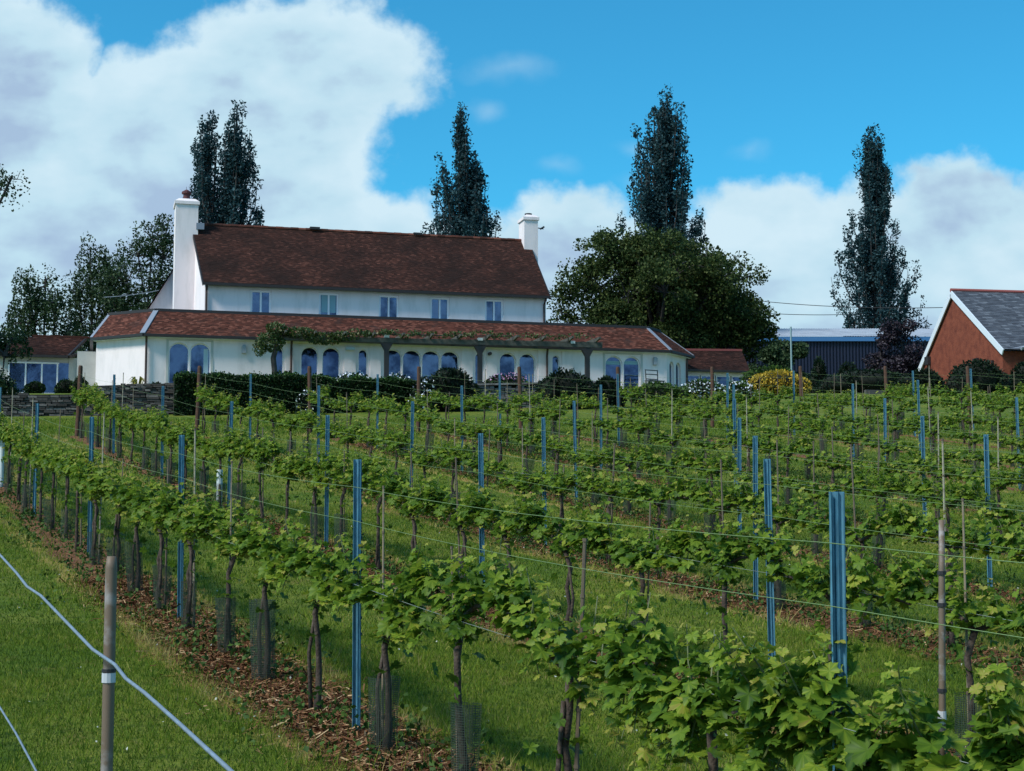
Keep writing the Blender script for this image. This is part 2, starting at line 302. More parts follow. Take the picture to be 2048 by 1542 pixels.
def build_ground():
    m = bpy.data.materials.new('vineyard_ground'); m.use_nodes = True; nt = m.node_tree; N = nt.nodes; L = nt.links
    p = N['Principled BSDF']; p.inputs['Roughness'].default_value = 0.95; p.inputs['Specular IOR Level'].default_value = 0.15
    ge = N.new('ShaderNodeNewGeometry'); sp = N.new('ShaderNodeSeparateXYZ'); L.new(ge.outputs['Position'], sp.inputs[0])
    def mth(op, a, b=None, c=None):
        n = N.new('ShaderNodeMath'); n.operation = op
        for i, v in enumerate((a, b, c)):
            if v is None: continue
            if isinstance(v, (int, float)): n.inputs[i].default_value = v
            else: L.new(v, n.inputs[i])
        return n.outputs[0]
    def noise(sc, det=5, off=0.0, ro=.6):
        mp = N.new('ShaderNodeMapping'); mp.inputs['Location'].default_value = (off, off, 0); L.new(ge.outputs['Position'], mp.inputs[0])
        n = N.new('ShaderNodeTexNoise'); n.inputs['Scale'].default_value = sc; n.inputs['Detail'].default_value = det; n.inputs['Roughness'].default_value = ro
        L.new(mp.outputs[0], n.inputs['Vector']); return n.outputs['Fac']
    def rng(v, a, b, c=0.0, d=1.0):
        n = N.new('ShaderNodeMapRange'); n.interpolation_type = 'SMOOTHSTEP'
        for k, q in zip(('From Min', 'From Max', 'To Min', 'To Max'), (a, b, c, d)): n.inputs[k].default_value = q
        L.new(v, n.inputs['Value']); return n.outputs[0]
    def mix(f, a, b):
        n = N.new('ShaderNodeMixRGB'); L.new(f, n.inputs[0])
        for i, v in ((1, a), (2, b)):
            if isinstance(v, tuple): n.inputs[i].default_value = (*v, 1)
            else: L.new(v, n.inputs[i])
        return n.outputs[0]
    nn = mth('ADD', mth('MULTIPLY', sp.outputs[0], ROWN.x), mth('MULTIPLY', sp.outputs[1], ROWN.y))
    rel = mth('SUBTRACT', mth('WRAP', mth('SUBTRACT', nn, ROW0 + ROWP / 2), ROWP, 0.0), ROWP / 2)
    dist = mth('ABSOLUTE', rel)
    wob = mth('MULTIPLY', mth('SUBTRACT', noise(1.4, 5), 0.5), 0.55)
    dw = mth('ADD', dist, wob)
    yend = mth('ADD', mth('MULTIPLY', sp.outputs[0], 0.17), 41.3)
    inrow = rng(mth('SUBTRACT', yend, sp.outputs[1]), 0.0, 0.8)
    soft = rng(sp.outputs[1], 16, 30, 0.0, 0.22)         # older rows are grassed over more
    strip = mth('MULTIPLY', rng(mth('ADD', dw, soft), 0.46, 0.36), inrow)
    edge = mth('MULTIPLY', rng(mth('ABSOLUTE', mth('SUBTRACT', dw, 0.5)), 0.15, 0.04), mth('MULTIPLY', inrow, rng(noise(0.9, 4, 9.0), 0.40, 0.58, 0.2, 0.95)))
    g = mix(rng(noise(0.6, 6), 0.38, 0.66), (0.080, 0.135, 0.014), (0.17, 0.195, 0.027))
    g = mix(rng(noise(7.0, 6, 4.0), 0.45, 0.75), g, (0.032, 0.068, 0.010))
    g = mix(rng(noise(2.2, 6, 14.0), 0.54, 0.72, 0, .75), g, (0.19, 0.165, 0.04))
    mul = mix(rng(noise(16.0, 8, 2.0, .7), 0.38, 0.60), (0.070, 0.030, 0.015), (0.25, 0.115, 0.055))
    mul = mix(rng(noise(40.0, 6, 8.0, .7), 0.56, 0.72), mul, (0.46, 0.34, 0.22))
    c = mix(edge, g, (0.32, 0.23, 0.07)); c = mix(strip, c, mul)
    L.new(c, p.inputs['Base Color'])
    bn = N.new('ShaderNodeBump'); bn.inputs['Strength'].default_value = 0.9; bn.inputs['Distance'].default_value = 0.05
    L.new(noise(28.0, 6), bn.inputs['Height']); L.new(bn.outputs[0], p.inputs['Normal'])
    ys = np.concatenate([np.arange(-12, 4, .5), np.arange(4, 48, .35), np.arange(48, 80, 1.0), np.geomspace(80, 4000, 40)])
    xs0 = np.concatenate([np.arange(0, 25, .5), np.geomspace(25, 3000, 40)]); xs = np.concatenate([-xs0[:0:-1], xs0])
    X, Y = np.meshgrid(xs, ys); Z = HZ(X, Y)
    V = np.stack([X.ravel(), Y.ravel(), Z.ravel()], 1); nx, ny = len(xs), len(ys)
    i, j = np.meshgrid(np.arange(nx - 1), np.arange(ny - 1)); a = (j * nx + i).ravel()
    F = np.stack([a, a + 1, a + 1 + nx, a + nx], 1)
    tag(mesh_np('ground', V, F, m, smooth=True), kind='structure')
build_ground()

# ------------------------------------------------------------------ country house
HA = R(15); HO = Vector((-17.957, 75.0, 7.0)); BZ = 7.0
HU = Vector((math.cos(HA), math.sin(HA), 0)); HV = Vector((-math.sin(HA), math.cos(HA), 0))
def hw(u, v, z=7.0): p = HO + HU * u + HV * v; return (p.x, p.y, z)
house = empty('country_house', HO, HA, 'long white rendered country house with brown tiled roof above the vineyard', 'house')
Z = lambda z: z - BZ
def wall_open(mb, a, b, z0, z1, ops, th=0.22, seg=10):
    """vertical wall from plan point a to b (outside on the right-hand side... thickness goes inward = left), ops: (s0,s1,zs,arched) from z0"""
    a = Vector((a[0], a[1])); b = Vector((b[0], b[1])); d = b - a; Lw = d.length; d /= Lw; inn = Vector((-d.y, d.x)) * th
    P = lambda s, z, k=0: (a.x + d.x * s + inn.x * k, a.y + d.y * s + inn.y * k, z)
    cur = 0.0
    def solid(s0, s1, zb=z0):
        if s1 - s0 > 1e-4: mb.add([P(s0, zb), P(s1, zb), P(s1, z1), P(s0, z1)], [(0, 1, 2, 3)])
    for (s0, s1, sill, zs, arched) in ops:
        solid(cur, s0); cur = s1
        w = s1 - s0; r = w / 2
        if arched:
            rise = min(r, 0.42)
            pts = [(s0 + r - r * math.cos(math.pi * i / seg), zs + rise * math.sin(math.pi * i / seg)) for i in range(seg + 1)]
        else: pts = [(s0, zs), (s1, zs)]
        for (q0, q1) in zip(pts, pts[1:]): mb.add([P(q0[0], q0[1]), P(q1[0], q1[1]), P(q1[0], z1), P(q0[0], z1)], [(0, 1, 2, 3)])
        full = [(s0, sill)] + pts + [(s1, sill)]
        for (q0, q1) in zip(full, full[1:]): mb.add([P(*q0), P(*q1), P(q1[0], q1[1], 1), P(q0[0], q0[1], 1)], [(3, 2, 1, 0)])
        if sill > z0 + .01:
            mb.add([P(s0, z0), P(s1, z0), P(s1, sill), P(s0, sill)], [(0, 1, 2, 3)])
            mb.add([P(s0, sill), P(s1, sill), P(s1, sill, 1), P(s0, sill, 1)], [(0, 1, 2, 3)])
    solid(cur, Lw)
def window(parent, a, d, s0, s1, z0, zs, arched, inset=0.1, fw=0.07, label=None, mull=0, curtain=None, seg=10):
    """frame (part) with pane (sub-part) in plan direction d from point a"""
    a = Vector(a); d = Vector(d).normalized(); nrm = Vector((-d.y, d.x))
    def P(s, z, k): return (a.x + d.x * s + nrm.x * k, a.y + d.y * s + nrm.y * k, z)
    r = (s1 - s0) / 2; rise = min(r, 0.42)
    def outl(g):
        rr = r - g
        if arched: top = [(s0 + r - rr * math.cos(math.pi * i / seg), zs + (rise - g) * math.sin(math.pi * i / seg)) for i in range(seg + 1)]
        else: top = [(s0 + g, zs - g), (s1 - g, zs - g)]
        return [(s0 + g, z0 + g)] + top + [(s1 - g, z0 + g)]
    o = outl(0.0); q = outl(fw); n = len(o); mb = MB()
    for i in range(n):
        j = (i + 1) % n
        mb.add([P(*o[i], inset), P(*o[j], inset), P(*q[j], inset), P(*q[i], inset)], [(0, 1, 2, 3)])
        mb.add([P(*q[i], inset), P(*q[j], inset), P(*q[j], inset + .05), P(*q[i], inset + .05)], [(0, 1, 2, 3)])
    for k in range(mull):
        sm = s0 + (s1 - s0) * (k + 1) / (mull + 1); zt = zs + (rise if arched else 0) - .01
        mb.add([P(sm - .05, z0, inset - .005), P(sm + .05, z0, inset - .005), P(sm + .05, zt, inset - .005), P(sm - .05, zt, inset - .005)], [(0, 1, 2, 3)])
    fr = mb.build('window', M['frame'], parent)
    if label: fr['label'] = label
    g = MB(); g.add([P(*p, inset + .04) for p in q], [tuple(range(n))]); g.build('pane', M['glass'], fr)
    if curtain:
        c = MB(); s_a, s_b, zb, zt = curtain[1]; mm = curtain[0]
        c.add([P(s_a, zb, inset + .03), P(s_b, zb, inset + .03), P(s_b, zt, inset + .03), P(s_a, zt, inset + .03)], [(0, 1, 2, 3)])
        c.build('blind' if mm == 'blind' else 'curtain', M[mm], fr)
    return fr
def tiles(name, mt, parent, bl, br, tl, tr, course=0.105, tw=0.17, lift=0.018, lichen=0):
    bl, br, tl, tr = map(Vector, (bl, br, tl, tr)); n = (br - bl).cross(tl - bl).normalized()
    H = ((tl - bl).length + (tr - br).length) / 2; nc = max(2, int(H / course)); V = []; F = []; rn = []
    rg = random.Random(hash(name) % 99 + int(bl.x * 10))
    rg = random.Random(int(abs(bl.x) * 10) + 5)
    for i in range(nc):
        t0 = i / nc; t1 = min(1.0, (i + 1.12) / nc); A0 = bl.lerp(tl, t0); B0 = br.lerp(tr, t0); A1 = bl.lerp(tl, t1); B1 = br.lerp(tr, t1)
        k = max(2, int((B0 - A0).length / tw)); off = 0.5 * (i % 2)
        for j in range(-1, k + 1):
            f0 = min(1, max(0, (j + off) / k)); f1 = min(1, max(0, (j + 1 + off) / k))
            if f1 - f0 < 1e-4: continue
            lf = lift * (0.8 + 0.7 * rg.random()); b = len(V)
            V += [A0.lerp(B0, f0) + n * lf, A0.lerp(B0, f1) + n * lf, A1.lerp(B1, f1) + n * .002, A1.lerp(B1, f0) + n * .002, A0.lerp(B0, f0), A0.lerp(B0, f1)]
            F += [(b, b + 1, b + 2, b + 3), (b + 4, b + 5, b + 1, b)]; r = rg.random(); rn += [r, 0.0]
    V += [bl - n * .1, br - n * .1, tr - n * .1, tl - n * .1]; b = len(V); F += [(b - 1, b - 2, b - 3, b - 4)]; rn += [0]
    return mesh_np(name, V, F, mt, parent, rnd=rn)

# plan of the lower wing
LE, ME, FR = Z(9.5), Z(12.86), Z(10.95)
plan = [(-2.35, 2.35), (0, 0), (27.17, 0), (29.15, 1.98)]
top_in = [(-1.75, 3.6), (0.5, 1.4), (26.6, 1.4), (27.8, 2.7)]
wl = MB()
DO = [(1.11, 2.09), (2.14, 3.13), (6.15, 6.72), (7.6, 8.48), (8.68, 9.58), (10.52, 10.98), (11.8, 12.76), (12.80, 13.76), (13.80, 14.76), (14.80, 15.76), (16.62, 17.08), (17.92, 18.8), (18.98, 19.86), (20.79, 21.17), (23.72, 24.66), (24.74, 25.66)]
ops = []
for (a, b) in DO: ops.append((a, b, Z(7.05), Z(9.2) - min((b - a) / 2, .42) if b - a > .7 else Z(9.14) - (b - a) / 2, True))
wall_open(wl, (0, 0), (27.17, 0), -0.8, LE, ops, th=0.25)
wall_open(wl, plan[0], plan[1], -0.8, LE, [], th=0.25)
wall_open(wl, plan[2], plan[3], -0.8, LE, [(0.35, 0.95, Z(7.05), Z(8.75), True), (1.2, 1.85, Z(7.05), Z(8.75), True)], th=0.25)
wall_open(wl, (-2.35, 12.0), plan[0], -0.8, LE, []); wall_open(wl, plan[3], (29.15, 12.0), -0.8, LE, [])
wl.build('wall', M['render'], house)
for i, (a, b) in enumerate(DO):
    cur = None
    if i == 1: cur = ('curtain', (b - .33, b - .1, Z(7.3), Z(8.95)))
    if i == 14: cur = ('blind', (a + .08, b - .08, Z(8.75), Z(8.95)))
    if i == 15: cur = ('blind', (a + .08, b - .08, Z(8.78), Z(8.98)))
    window(house, (0, 0), (1, 0), a, b, Z(7.05), ops[i][3], True, inset=0.12, fw=0.05 if b - a > .7 else .035, curtain=cur)
dd = (Vector(plan[3]) - Vector(plan[2])).normalized()
for (a, b) in ((0.35, 0.95), (1.2, 1.85)): window(house, plan[2], dd, a, b, Z(7.05), Z(8.75), True, inset=0.12, fw=.05)
# raised rendered pilasters between the arched windows under the pergola
for (a, b) in ((6.85, 7.45), (9.78, 10.38), (11.12, 11.66), (15.9, 16.48), (17.22, 17.78), (20.0, 20.66), (21.3, 21.9)):
    pl = MB(); pl.box(a, -0.06, -0.5, b, 0.03, LE - .02); pl.build('pilaster', M['render'], house)
pn = MB()
for (a, b) in ((0.98, 3.15), (23.58, 25.69)):
    pn = MB()
    for q in (a, b): pn.box(q, -0.03, -.5, q + .11, .03, Z(9.3))
    pn.box(a, -0.032, Z(9.30), b + .11, .03, Z(9.36)); pn.build('door_surround', M['panel'], house)
# mansard skirt
ev = [(-2.6, 2.15), (-0.13, -0.32), (27.3, -0.32), (29.45, 1.83)]
E = lambda i, z: (ev[i][0], ev[i][1], z); T = lambda i: (top_in[i][0], top_in[i][1], FR)
for i in range(3):
    tiles('roof', M['tile'], house, E(i, LE + .06), E(i + 1, LE + .06), T(i), T(i + 1), course=.115)
def hip(a, b, w, name='hip_flashing'):
    a = Vector(a); b = Vector(b); m = MB(); m.bar(a, b, w, .07); return m.build(name, M['lead'], house)
hip(Vector(E(1, LE + .07)) + Vector((-.05, 0, 0)), T(1), .26); hip(E(2, LE + .07), T(2), .18); hip(E(0, LE + .07), T(0), .15); hip(E(3, LE + .07), T(3), .14)
# back side of the skirt so the wing is closed, plus flat roof and its dark kerb
fl = MB(); fl.prism([top_in[0], top_in[1], top_in[2], top_in[3], (27.8, 12), (-1.75, 12)], FR - .1, FR + .0); fl.build('flat_roof', M['bitumen'], house)
kb = MB()
for i in range(3): kb.bar(T(i), T(i + 1), .16, .2)
kb.bar(T(3), (27.8, 12, FR), .16, .2); kb.bar(T(0), (-1.75, 12, FR), .16, .2); kb.build('roof_kerb', M['bitumen'], house)
gt = MB()
for i in range(3): gt.bar(E(i, LE), E(i + 1, LE), .15, .13)
gt.bar(E(0, LE), (-2.6, 12, LE), .15, .13); gt.bar(E(3, LE), (29.45, 12, LE), .15, .13); gt.build('gutter', M['gutter'], house)
sf = MB(); sf.prism([(-2.5, 2.2), (-0.1, -0.2), (27.27, -0.2), (29.35, 1.9), (29.15, 2.1), (27.1, .05), (0.05, .05), (-2.3, 2.4)], LE - .1, LE - .066); sf.build('soffit', M['frame'], house)
def pipe(pts, rad=.055, m='downpipe', nm='downpipe'): mb = MB(); mb.tube(pts, rad, 8); return mb.build(nm, M[m], house)
pipe([(0.02, -.3, LE), (0.02, -.12, LE - .35), (0.02, -.12, -.4)]); pipe([(7.1, -.3, LE), (7.1, -.16, LE - .4), (7.1, -.16, -.4)])
pipe([(20.45, -.3, LE), (20.45, -.16, LE - .4), (20.45, -.16, -.4)]); pipe([(29.05, 1.75, LE), (29.02, 1.75, LE - .4), (29.02, 1.75, -.4)])
for (u, z) in ((4.76, 9.18), (26.48, 9.2)):
    m = MB(); m.box(u - .1, -.2, Z(z) - .42, u + .1, 0, Z(z) - .06); m.box(u - .07, -.16, Z(z) - .06, u + .07, -.02, Z(z)); m.build('wall_lamp', M['lamp'], house)
m = MB(); m.box(9.85, -.22, Z(9.08), 10.3, -.06, Z(9.2)); m.build('wall_lamp', M['tube'], house)
for u in (17.35,): m = MB(); m.tube([(u, -.3, Z(9.1)), (u, -.05, Z(9.1))], .09, 8); m.build('wall_lamp', M['dark'], house)
# main two-storey block
U0a, U0b, U1, V0, V1, VR, RZ = 3.05, 2.1, 21.6, 4.0, 12.0, 8.0, Z(16.72)
U0r = 2.62
mw = MB()
MWN = [(5.41, 6.51), (9.02, 10.09), (12.25, 13.35), (15.08, 16.14), (18.13, 19.18)]
wall_open(mw, (U0a, V0), (U1, V0), Z(10.9), ME, [(a - U0a, b - U0a, Z(11.0), Z(12.6), False) for a, b in MWN], th=.2)
for (uu0, uu1, ur) in ((U0a, U0b, U0r),):
    mw.add([(U0a, V0, -.5), (U0b, V1, -.5), (U0b, V1, ME), (U0r, VR, RZ - .05), (U0a, V0, ME)], [(0, 1, 2, 3, 4)])
mw.add([(U1, V0, -.5), (U1, V1, -.5), (U1, V1, ME), (U1, VR, RZ - .05), (U1, V0, ME)], [(4, 3, 2, 1, 0)])
mw.add([(U0b, V1, -.5), (U1, V1, -.5), (U1, V1, ME), (U0b, V1, ME)], [(3, 2, 1, 0)])
mw.build('wall', M['render'], house)
for i, (a, b) in enumerate(MWN):
    cur = ('blind', (a - U0a + .15, b - U0a - .15, Z(11.55), Z(12.5))) if i == 1 else None
    window(house, (U0a, V0), (1, 0), a - U0a, b - U0a, Z(11.0), Z(12.6), False, inset=.1, fw=.11, mull=1, curtain=cur)
tiles('roof', M['tile_dark'], house, (U0a - .12, V0 - .3, ME - .05), (U1 + .15, V0 - .3, ME - .05), (U0r - .1, VR, RZ), (U1 + .12, VR, RZ), course=.11)
tiles('roof', M['tile_dark'], house, (U1 + .15, V1 + .3, ME - .05), (U0b - .12, V1 + .3, ME - .05), (U1 + .12, VR, RZ), (U0r - .1, VR, RZ), course=.25, tw=.4)
m = MB()
for k in range(46):
    a = U0r - .1 + k * (U1 + .22 - U0r) / 46; m.tube([(a, VR, RZ + .0), (a + .42, VR, RZ + .0)], .11 + .012 * (k % 2), 8)
m.build('ridge', M['tile'], house)
m = MB(); m.box(9.0, 7.75, RZ + .02, 9.55, 8.2, RZ + .16); m.box(14.9, 7.8, RZ + .02, 15.4, 8.2, RZ + .14); m.build('roof_vent', M['dark'], house)
m = MB(); m.bar((U0a - .14, V0 - .36, ME - .08), (U1 + .17, V0 - .36, ME - .08), .14, .14); m.bar((U0a - .12, V0 - .3, ME - .12), (U0r - .12, VR, RZ - .1), .06, .16); m.bar((U1 + .17, V0 - .3, ME - .12), (U1 + .14, VR, RZ - .1), .06, .16)
m.build('gutter', M['gutter'], house)
pipe([(U0a + .08, V0 - .32, ME - .1), (U0a + .08, V0 - .08, ME - .4), (U0a + .08, V0 - .08, FR)]); pipe([(U1 - .05, V0 - .32, ME - .1), (U1 - .12, V0 - .08, ME - .45), (U1 - .12, V0 - .08, FR)])
def chimney(u0, u1, v0, v1, zb, zt, potr, poth, capm='pot'):
    m = MB(); m.box(u0, v0, zb, u1, v1, zt); c = m.build('chimney', M['render'], house)
    m = MB(); m.box(u0 - .07, v0 - .07, zt - .02, u1 + .07, v1 + .07, zt + .15)
    z0, z1 = zt + .15, zt + .32; a, b = .05, .16
    m.hexa([(u0 - a, v0 - a, z0), (u1 + a, v0 - a, z0), (u1 + a, v1 + a, z0), (u0 - a, v1 + a, z0), (u0 + b, v0 + b, z1), (u1 - b, v0 + b, z1), (u1 - b, v1 - b, z1), (u0 + b, v1 - b, z1)])
    m.build('chimney_cap', M['render'], c)
    cu, cv = (u0 + u1) / 2, (v0 + v1) / 2
    if poth > .3:
        m = MB(); m.tube([(cu, cv, z1 - .05), (cu, cv, z1 + poth * .6), (cu, cv, z1 + poth * .62), (cu, cv, z1 + poth * .8), (cu, cv, z1 + poth)], [potr, potr * .9, potr * 1.35, potr * 1.35, potr * .35], 12)
    else: m = MB(); m.tube([(cu, cv, z1 - .05), (cu, cv, z1 + poth)], [potr, potr], 12)
    m.build('chimney_pot', M[capm], c); return c
c1 = chimney(1.62, 2.82, 7.2, 8.8, -.5, Z(17.68), .2, .62); chimney(21.28, 22.1, 7.3, 8.5, -.5, Z(17.85), .22, .14, 'dark')
m = MB(); m.box(2.72, 7.15, Z(16.3), 3.15, 7.35, Z(16.65)); m.build('chimney_flashing', M['lead'], c1)
m = MB(); m.bar((22.1, 7.8, Z(17.5)), (22.55, 7.7, Z(17.42)), .05, .05); m.bar((22.35, 7.7, Z(17.4)), (22.6, 7.7, Z(17.56)), .05, .1); m.build('aerial', M['dark'], house)
# rear gabled wing seen left of the chimney
rw = MB(); a0, a1, am, rv0, rv1 = 0.35, 4.6, 2.4, 12.5, 17.0; rz, re = Z(15.9), Z(12.4)
rw.add([(a0, rv0, -.5), (a1, rv0, -.5), (a1, rv0, re), (am, rv0, rz), (a0, rv0, re), (a0, rv1, -.5), (a1, rv1, -.5), (a1, rv1, re), (am, rv1, rz), (a0, rv1, re)], [(0, 1, 2, 3, 4), (9, 8, 7, 6, 5), (0, 4, 9, 5), (1, 6, 7, 2)])
rw.build('wall', M['render'], house)
m = MB(); m.add([(a0 - .2, rv0 - .3, re - .2), (a0 - .2, rv1, re - .2), (am, rv1, rz + .12), (am, rv0 - .3, rz + .12), (a1 + .2, rv0 - .3, re - .2), (a1 + .2, rv1, re - .2)], [(0, 3, 2, 1), (3, 4, 5, 2)]); m.build('roof', M['tile'], house)
# low glazed room on the left
lz = Z(8.93)
m = MB(); m.box(-6.7, 5.9, -.6, -3.4, 11, lz - .5); m.box(-6.7, 5.85, lz - .32, -3.3, 11, lz - .02); m.box(-3.72, 5.8, -.6, -3.28, 6.2, lz - .02); m.box(-3.28, 4.0, -.6, -2.35, 8.0, lz + .15); m.box(-8.9, 5.9, -.6, -6.7, 11, lz - .02)
m.build('wall', M['panel'], house)
m = MB()
for u in (-6.68, -5.85, -5.05, -4.28): m.box(u - .04, 5.74, Z(7.0), u + .04, 5.84, lz - .34)
m.box(-6.7, 5.75, lz - .36, -4.2, 5.84, lz - .28); m.box(-6.7, 5.76, Z(6.98), -4.2, 5.84, Z(7.06))
fr = m.build('window', M['frame'], house)
m = MB(); m.box(-6.7, 5.80, Z(7.0), -3.72, 5.85, lz - .3); m.build('pane', M['glass'], fr)
tiles('roof', M['tile_dark'], house, (-7.2, 5.45, lz + .04), (-3.75, 5.45, lz + .04), (-5.6, 8, Z(10.25)), (-2.9, 8, Z(10.25)), course=.115)
tiles('roof', M['tile_dark'], house, (-8.9, 8.2, lz + .04), (-7.2, 5.45, lz + .04), (-6.2, 8.6, Z(10.2)), (-5.6, 8, Z(10.25)), course=.115)
m = MB(); m.bar((-7.2, 5.4, lz), (-3.75, 5.4, lz), .14, .13); m.bar((-3.75, 5.4, lz), (-2.75, 7.0, Z(9.4)), .16, .16); m.bar((-3.75, 5.4, lz), (-2.9, 8.0, Z(10.2)), .1, .14); m.bar((-7.2, 5.4, lz), (-8.9, 8.2, lz), .1, .12); m.build('gutter', M['gutter'], house)
m = MB(); m.bar((-5.65, 8, Z(10.28)), (-2.7, 8, Z(10.28)), .2, .1); m.build('ridge', M['tile'], house)
# tiled annexe on the right
az = Z(8.9)
tiles('roof', M['tile_dark'], house, (29.2, 2.7, az), (33.2, 2.7, az), (29.9, 5.5, Z(10.28)), (33.9, 5.5, Z(10.38)), course=.115)
m = MB(); m.bar((29.9, 5.5, Z(10.33)), (33.9, 5.5, Z(10.42)), .22, .12); m.build('ridge', M['ridge'], house)
m = MB(); m.box(29.3, 3.0, -.8, 33.05, 3.2, Z(8.0)); m.box(29.3, 3.0, Z(8.62), 33.05, 3.2, az - .04); m.box(29.3, 3.2, -.8, 33.05, 8, az - .05); m.build('wall', M['render'], house)
for k in range(4):
    window(house, (29.35, 3.0), (1, 0), .08 + k * .92, .08 + k * .92 + .84, Z(7.98), Z(8.62), False, inset=.02, fw=.05)
m = MB(); m.bar((29.2, 2.64, az - .05), (33.2, 2.64, az - .05), .12, .12); m.build('gutter', M['gutter'], house)

# ------------------------------------------------------------------ leaf clouds
def leafcloud(name, C, size, mt, parent=None, seed=1, flat=0.0, stretch=1.0, rnd=None):
    """one small bent leaf (two faces) per centre"""
    rg = np.random.default_rng(seed); C = np.asarray(C, float); n = len(C)
    a = rg.normal(size=(n, 3)); a[:, 2] *= (1 - flat); a /= np.linalg.norm(a, axis=1)[:, None]
    b = rg.normal(size=(n, 3)); b -= (b * a).sum(1)[:, None] * a; b /= np.linalg.norm(b, axis=1)[:, None]; c = np.cross(a, b)
    s = (size * rg.uniform(.6, 1.35, n))[:, None]
    p0 = C - a * s * stretch * .5; p2 = C + a * s * stretch * .5; p1 = C + b * s * .36 + c * s * .14; p3 = C - b * s * .36 + c * s * .14
    V = np.stack([p0, p1, p2, p3], 1).reshape(-1, 3); i = np.arange(n) * 4
    F = np.stack([np.stack([i, i + 1, i + 2], 1), np.stack([i, i + 2, i + 3], 1)], 1).reshape(-1, 3)
    r = rg.random(n) ** 1.3 if rnd is None else rnd
    return mesh_np(name, V, F, mt, parent, rnd=np.repeat(r, 2))
def sphere_pts(rg, n, shell=.5):
    d = rg.normal(size=(n, 3)); d /= np.linalg.norm(d, axis=1)[:, None]
    return d * ((shell + (1 - shell) * rg.random(n)) ** (1 if shell > .3 else .45))[:, None]

# poplars ---------------------------------------------------------
def poplar(x, y, H, prof, seed, label, nl=46000, z0=None, leaders=((0, 1.0),)):
    """prof: list of (height fraction, half width) giving the crown outline"""
    z0 = hz(x, y) if z0 is None else z0; rg = np.random.default_rng(seed)
    t = empty('poplar_tree', (x, y, z0), 0, label, 'tree', 'tall poplars behind the house')
    ph = [p[0] for p in prof]; pw = [p[1] for p in prof]
    tr = MB(); cl = []; lim = []
    for (lx, lh) in leaders:
        tr.tube([(lx * .15, 0, -.3), (lx * .4, 0, H * .25), (lx * .8, 0, H * .55 * lh), (lx, 0, H * .97 * lh)], [.42, .3, .18, .03], 7)
    nb = 190
    for i in range(nb):
        lx, lh = leaders[i % len(leaders)]
        h1 = rg.uniform(.10, 1.0) ** .8; top = h1 * H * lh; R1 = np.interp(h1, ph, pw) * rg.uniform(.1, .97) ** .75
        az = rg.uniform(0, 2 * math.pi); ln = rg.uniform(.10, .19) * H; h0 = max(.06 * H, top - ln * 1.5)
        ex = math.cos(az) * R1 + lx; ey = math.sin(az) * R1 * .9
        bx = lx * h0 / H
        pts = [(bx, 0, h0), (bx + (ex - bx) * .62, ey * .62, h0 + (top - h0) * .3), (bx + (ex - bx) * .93, ey * .93, h0 + (top - h0) * .65), (ex, ey, top)]
        tr.tube(pts, [.09, .06, .04, .012], 4, cap=False)
        P = np.array(pts); m = rg.integers(7, 12)
        for q in range(m):
            u = rg.uniform(.25, 1.0); k = min(2, int(u * 3)); f = u * 3 - k; c = P[k] * (1 - f) + P[k + 1] * f
            cl.append((c + rg.normal(size=3) * (.12, .12, .2), rg.uniform(.28, .62) * (1.15 - .4 * u)))
    per = max(10, nl // len(cl)); pts = []
    for c, r in cl:
        d = sphere_pts(rg, int(per * (r / .42)), .25) * (r, r, r * 1.7); pts.append(c + d)
    tr.build('trunk', M['treebark'], t)
    leafcloud('crown', np.concatenate(pts), .2, M['poplar'], t, seed, stretch=1.25)
    return t
poplar(-21.9, 115, 24.9, [(0, 2.2), (.35, 2.9), (.55, 2.7), (.7, 1.9), (.85, 1.5), (.95, .8), (1, .25)], 3, 'dark twin-topped poplar rising behind the left end of the brown roof', leaders=((.95, 1.0), (-1.35, .96)), nl=46000)
poplar(-3.7, 116, 24.6, [(0, 3.4), (.45, 3.9), (.6, 3.4), (.72, 2.5), (.85, 1.7), (.93, .9), (1, .3)], 13, 'ragged dark poplar rising behind the right half of the brown roof', leaders=((-.2, 1.0), (.7, .86), (-.2, .97)), nl=46000)
poplar(11.9, 118, 26.2, [(0, 3.6), (.5, 4.0), (.62, 3.2), (.8, 2.4), (.93, 1.6), (1, .7)], 21, 'tallest poplar standing behind the broad round-headed tree', leaders=((0, 1.0), (.6, .98), (-.8, .97)), nl=50000)
poplar(32.3, 135, 27.4, [(0, 5.0), (.2, 5.2), (.38, 4.8), (.55, 3.9), (.66, 2.6), (.78, 1.8), (.93, 1.3), (1, .5)], 34, 'poplar with narrow top and wide base standing beyond the blue barn', leaders=((-.3, 1.0), (.3, .99)), nl=56000)

